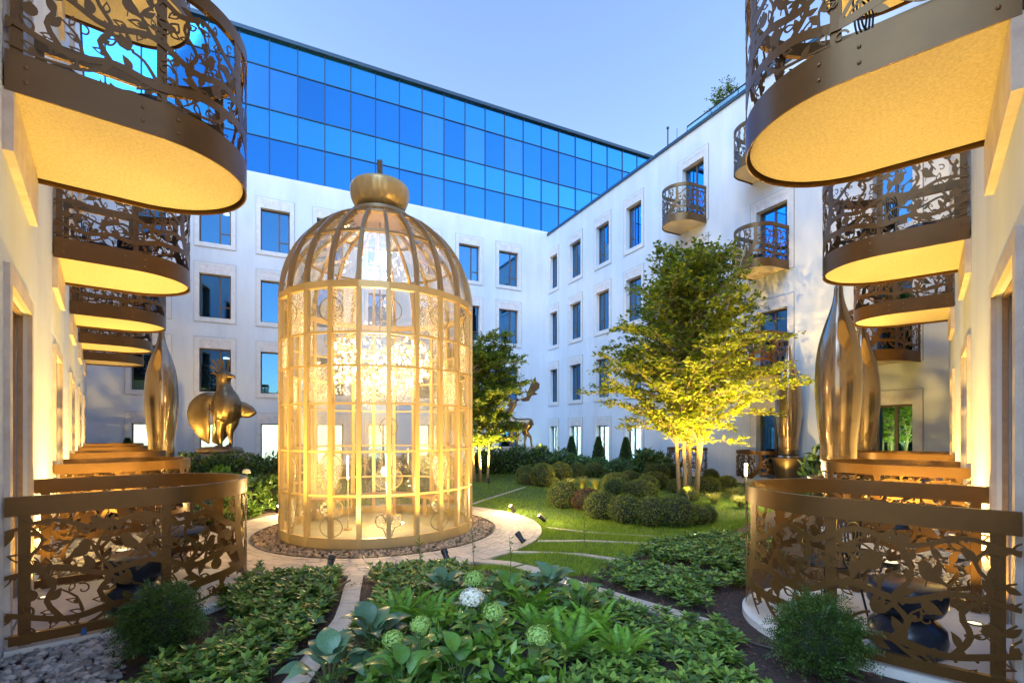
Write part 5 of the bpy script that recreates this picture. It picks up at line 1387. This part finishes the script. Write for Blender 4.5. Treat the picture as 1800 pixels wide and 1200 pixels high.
# ------------------------------------------------------------------ terrace furniture
root = empty('pouf_stool', label='x', cat='stool', group='dark hourglass stools')
auto_smooth(MB().lathe([(0.19,0),(0.22,0.03),(0.235,0.10),(0.225,0.18),(0.17,0.235),(0.155,0.25),(0.17,0.265)], 36).build('base', 'pouf', root), 50)
auto_smooth(MB().lathe([(0.165,0.262),(0.20,0.285),(0.232,0.34),(0.238,0.42),(0.232,0.47),(0.222,0.48),(0.0,0.482)], 36).build('seat', 'pouf', root), 50)
PF = tree_of(root)
root = empty('garden_table', label='x', cat='table', group='black wire garden tables')
auto_smooth(MB().lathe([(0.28,0.66),(0.29,0.668),(0.29,0.68),(0.28,0.688),(0.0,0.69)], 40).build('table_top', 'black', root), 40)
for i in range(3):
    a = i*2*PI/3; MB().tube([(0.12*math.cos(a),0.12*math.sin(a),0.66),(0.05*math.cos(a),0.05*math.sin(a),0.38),(0.12*math.cos(a),0.12*math.sin(a),0.15),(0.24*math.cos(a),0.24*math.sin(a),0.0)], 0.009, 6).build('leg', 'black', root, True)
MB().tube([(0.07*math.cos(2*PI*i/24),0.07*math.sin(2*PI*i/24),0.38) for i in range(25)], 0.007, 6).build('brace_ring', 'black', root, True)
TB = tree_of(root)
root = empty('wire_chair', label='x', cat='chair', group='black wire garden chairs')
auto_smooth(MB().lathe([(0.20,0.435),(0.21,0.44),(0.21,0.45),(0.20,0.455),(0.0,0.455)], 32).build('seat', 'black', root), 40)
for sx in (-1, 1):
    for sy in (-1, 1): MB().tube([(0.14*sx,0.14*sy,0.44),(0.17*sx,0.17*sy,0.2),(0.20*sx,0.20*sy,0.0)], 0.009, 6).build('leg', 'black', root, True)
for k in range(3):
    pts = [( (0.19-0.05*k)*math.sin(2*PI*i/28)*(1+0.2*math.cos(4*PI*i/28)), 0.20+0.05*math.cos(PI*i/28), 0.66-(0.22-0.055*k)*math.cos(2*PI*i/28)) for i in range(29)]
    MB().tube(pts, 0.008, 6).build('back_loop', 'black', root, True)
CHR = tree_of(root)
def spot_on(W, Y, uy, du, dn, z): return W.at(Y/uy + du, dn, z)
f1 = f2 = f3 = True
for W, Y, uy, side, k, z, pu, tb, chp in ((LW, LBAY[0], 0.7681, 'left', 'nearest', 0.18, (-0.42, 0.78), (0.10, 1.10), None), (RW, RBAY[0], 0.7639, 'right', 'nearest', 0.18, (-0.45, 0.55), None, (0.0, 1.08)),
                          (LW, LBAY[1], 0.7681, 'left', 'second', 0.18, (-0.3, 0.6), (0.2, 1.1), None), (RW, RBAY[1], 0.7639, 'right', 'second', 0.18, (-0.3, 0.6), None, (0.2, 1.1)),
                          (LW, LBAY[0], 0.7681, 'left', 'nearest', BZ+0.2, (0.0, 0.95), None, (0.5, 0.5)), (RW, RBAY[0], 0.7639, 'right', 'nearest', BZ+0.2, (0.45, 0.5), None, (0.0, 1.0)),
                          (LW, LBAY[1], 0.7681, 'left', 'second', BZ+0.2, (0.0, 0.95), None, (0.5, 0.5)), (RW, RBAY[1], 0.7639, 'right', 'second', BZ+0.2, (0.45, 0.5), None, (0.0, 1.0))):
    wh = ('%s %s ground terrace' if z < 1 else '%s %s balcony') % (k, side)
    place(PF, f1, spot_on(W, Y, uy, pu[0], pu[1], z), 0, 'dark hourglass stool on the ' + wh); f1 = False
    if tb: place(TB, f2, spot_on(W, Y, uy, tb[0], tb[1], z), 0.4, 'black round wire table on the ' + wh, scale=(1, 1, 0.82)); f2 = False
    if chp: place(CHR, f3, spot_on(W, Y, uy, chp[0], chp[1], z), W.rz+2.6, 'black scrollwork wire chair on the ' + wh); f3 = False
for t, z, lab in ((15.1, 7.15, 'black wire chair on the dusky balcony right of the tree crown'), (11.7, 9.95, 'black wire chair on the highest balcony of the side building')):
    place(CHR, False, RF.at(t-0.2, 0.5, z), RF.rz+2.6, lab)
tp = MB().quad((0,0,0),(0.035,0,0.004),(0.030,0.0,0.055),(0.004,0,0.05)).build('tape_scrap', 'tape'); p = LW.at(LBAY[0]/0.7681-0.86, 0.42, 0.20); tp.location = (p[0]+0.012, p[1]-0.012, 0.19); tp.rotation_euler = (0,0,LW.rz+PI/2); tag(tp, 'scrap of blue tape stuck to the left fence bottom rail', 'tape')

# ------------------------------------------------------------------ lamps of the garden
root = empty('garden_spotlight', label='x', cat='spotlight', group='black garden spotlights')
sb = auto_smooth(MB().lathe([(0.028,-0.10),(0.038,-0.095),(0.040,0.02),(0.046,0.025),(0.046,0.075),(0.040,0.08),(0.036,0.055),(0.0,0.05)], 20).build('housing', 'black', root), 35)
MB().lathe([(0.034,0.056),(0.0,0.0575)], 16).build('lens', 'lens', root)
MB().tube([(0,0,-0.02),(0,0.06,-0.10)], 0.008, 6).build('bracket', 'black', root)
ST = tree_of(root)
fs = True
def spot(x, y, target, energy, label, cone=75, z=0.13, size=0.04, lit=True):
    global fs
    g0 = float(gz(x, y)); loc = Vector((x, y, g0+z)); d = (Vector(target)-loc).normalized()
    o = place(ST, fs, loc, 0, label); fs = False
    o.rotation_euler = d.to_track_quat('Z', 'Y').to_euler()
    if energy: lamp('SPOT', loc + d*0.11, energy, WARM, size, target, cone)
    return o
spot(-2.23, 6.02, (CX, CY-1.2, 1.9), 110, 'black spotlight at the path edge left of the stone strip, aimed at the birdcage', 80)
spot(-0.86, 6.35, (CX+0.6, CY-1.2, 1.9), 110, 'black spotlight at the path edge by the lawn, nearest right of the birdcage', 80)
spot(0.12, 7.45, (CX+1.2, CY-0.6, 1.9), 110, 'tilted black spotlight on the right rim of the round path', 80)
spot(0.0, 10.2, (CX+1.2, CY+0.8, 1.9), 110, 'dazzling lit spotlight on the lawn right behind the path', 80)
spot(0.55, 9.10, (CX+1.4, CY, 1.5), 70, 'small lit spotlight at the lawn edge right of the path', 80)
spot(-4.86, 10.15, (CX-1.3, CY+0.5, 1.9), 110, 'dazzling lit spotlight left of the birdcage by the path', 80)
spot(4.15, 11.6, (4.8, 13.3, 5.2), 700, 'tree spotlight in the boxwoods at the foot of the big tree', 110)
spot(6.35, 12.3, (5.2, 13.4, 5.2), 600, 'bright spotlight in the grass right of the big tree trunks', 110)
spot(3.0, 13.9, (4.3, 13.5, 5.4), 700, 'tree spotlight hidden behind the big tree trunks', 110)
spot(1.25, 13.6, (2.4, 14.8, 0.4), 90, 'low added spotlight in the lawn aimed at the pale feather grass', 120, 0.2)  # fixture added to carry extra light for this stretch of grass
spot(-0.75, 15.8, (-1.1, 16.6, 3.0), 480, 'small spotlight at the foot of the smaller tree', 110)
spot(-8.4, 13.1, (-8.9, 15.0, 2.4), 55, 'spotlight in the hedge below the bronze bird', 70, 1.0)
spot(-9.9, 13.2, (-9.0, 15.0, 2.2), 40, 'spotlight at the left end of the bird hedge', 70, 1.0)
spot(5.6, 14.4, (5.2, 13.7, 5.2), 500, 'tree spotlight on the right behind the big tree', 110)
spot(1.2, 19.4, (0.4, 21.6, 2.4), 60, 'spotlight in the hedge below the bronze stag', 70, 1.0)
spot(5.15, 8.1, (5.9, 8.9, 2.6), 70, 'spotlight at the foot of the largest right vase', 80, 0.25)
spot(7.7, 11.4, (8.5, 12.0, 2.6), 50, 'spotlight before the half hidden bronze vase', 80, 0.25)
spot(-8.4, 11.9, (-9.1, 12.8, 2.4), 80, 'spotlight at the foot of the left bronze vase', 80, 0.25)
spot(7.9, 14.4, (8.6, 15.2, 2.0), 40, 'spotlight before the slim dusky vase', 80, 0.25)
for p, e in (((0.0,10.15,0.42), 32), ((0.75,9.1,0.40), 14), ((5.45,11.3,0.85), 55), ((-4.8,10.2,0.40), 40)):      # added point lights for stray light of spots and bollard over the grass
    lamp('POINT', p, e, (1.0, 0.72, 0.30), 0.05)
root = empty('light_bollard', (5.45, 11.4, 0), 0, 'slender glowing light bollard behind the nearest right fence', 'lamp')
MB().lathe([(0.03,0),(0.03,0.70)], 12).build('post', 'black', root); MB().lathe([(0.032,0.70),(0.032,0.98)], 12).build('tube', 'lens_soft', root); MB().lathe([(0.035,0.98),(0.035,1.0),(0,1.001)], 12).build('cap', 'black', root)
# wall-foot uplights between the terraces
root = empty('wall_uplight', label='x', cat='uplight', group='wall-foot uplights between terraces')
auto_smooth(MB().lathe([(0.09,0),(0.09,0.10),(0.075,0.10),(0.07,0.06),(0.0,0.058)], 20).build('housing', 'black', root), 35); MB().lathe([(0.066,0.064),(0.0,0.066)], 16).build('lens', 'lens', root)
UT = tree_of(root); fu = True
for W, uy, Ys, side in ((LW, 0.7681, (5.82, 9.18, 12.5, 15.8), 'left'), (RW, 0.7639, (5.18, 8.55), 'right')):
    for i, Y in enumerate(Ys):
        p = W.at(Y/uy, 0.75, float(gz(*W.at(Y/uy, 0.75)[:2]))+0.01); place(UT, fu, p, 0, 'round wall-foot uplight in the gravel, %s from the viewer on the %s' % (W1[i], side)); fu = False
        q = Vector(p) + Vector((0, 0, 0.12)); tg = W.at(Y/uy, 0.55, 5.0)
        lamp('SPOT', q, 235, WARM, 0.06, tg, 165, 0.4)

root = empty('added_floor_uplight', label='x', cat='uplight', group='recessed floor uplights on the terraces')  # added lamps that warm the door walls, no fittings known there
MB().lathe([(0.06,0.0),(0.06,0.006),(0.045,0.0065),(0.045,0.002)], 20).build('trim_ring', 'black', root); MB().lathe([(0.044,0.003),(0.0,0.0035)], 16).build('lens', 'lens_dim', root)
FT = tree_of(root); ff = True
for W, uy, Ys, side in ((LW, 0.7681, LBAY[:4], 'left'), (RW, 0.7639, RBAY, 'right')):
    for i, Y in enumerate(Ys):
        p = W.at(Y/uy+0.5, 0.14, 0.184); place(FT, ff, p, 0, 'small added recessed floor uplight by the door, %s terrace on the %s' % (W1[i], side)); ff = False
        lamp('SPOT', Vector(p)+Vector((0,0,0.03)), 30, WARM, 0.04, W.at(Y/uy, 0.5, 3.5), 130, 0.6)
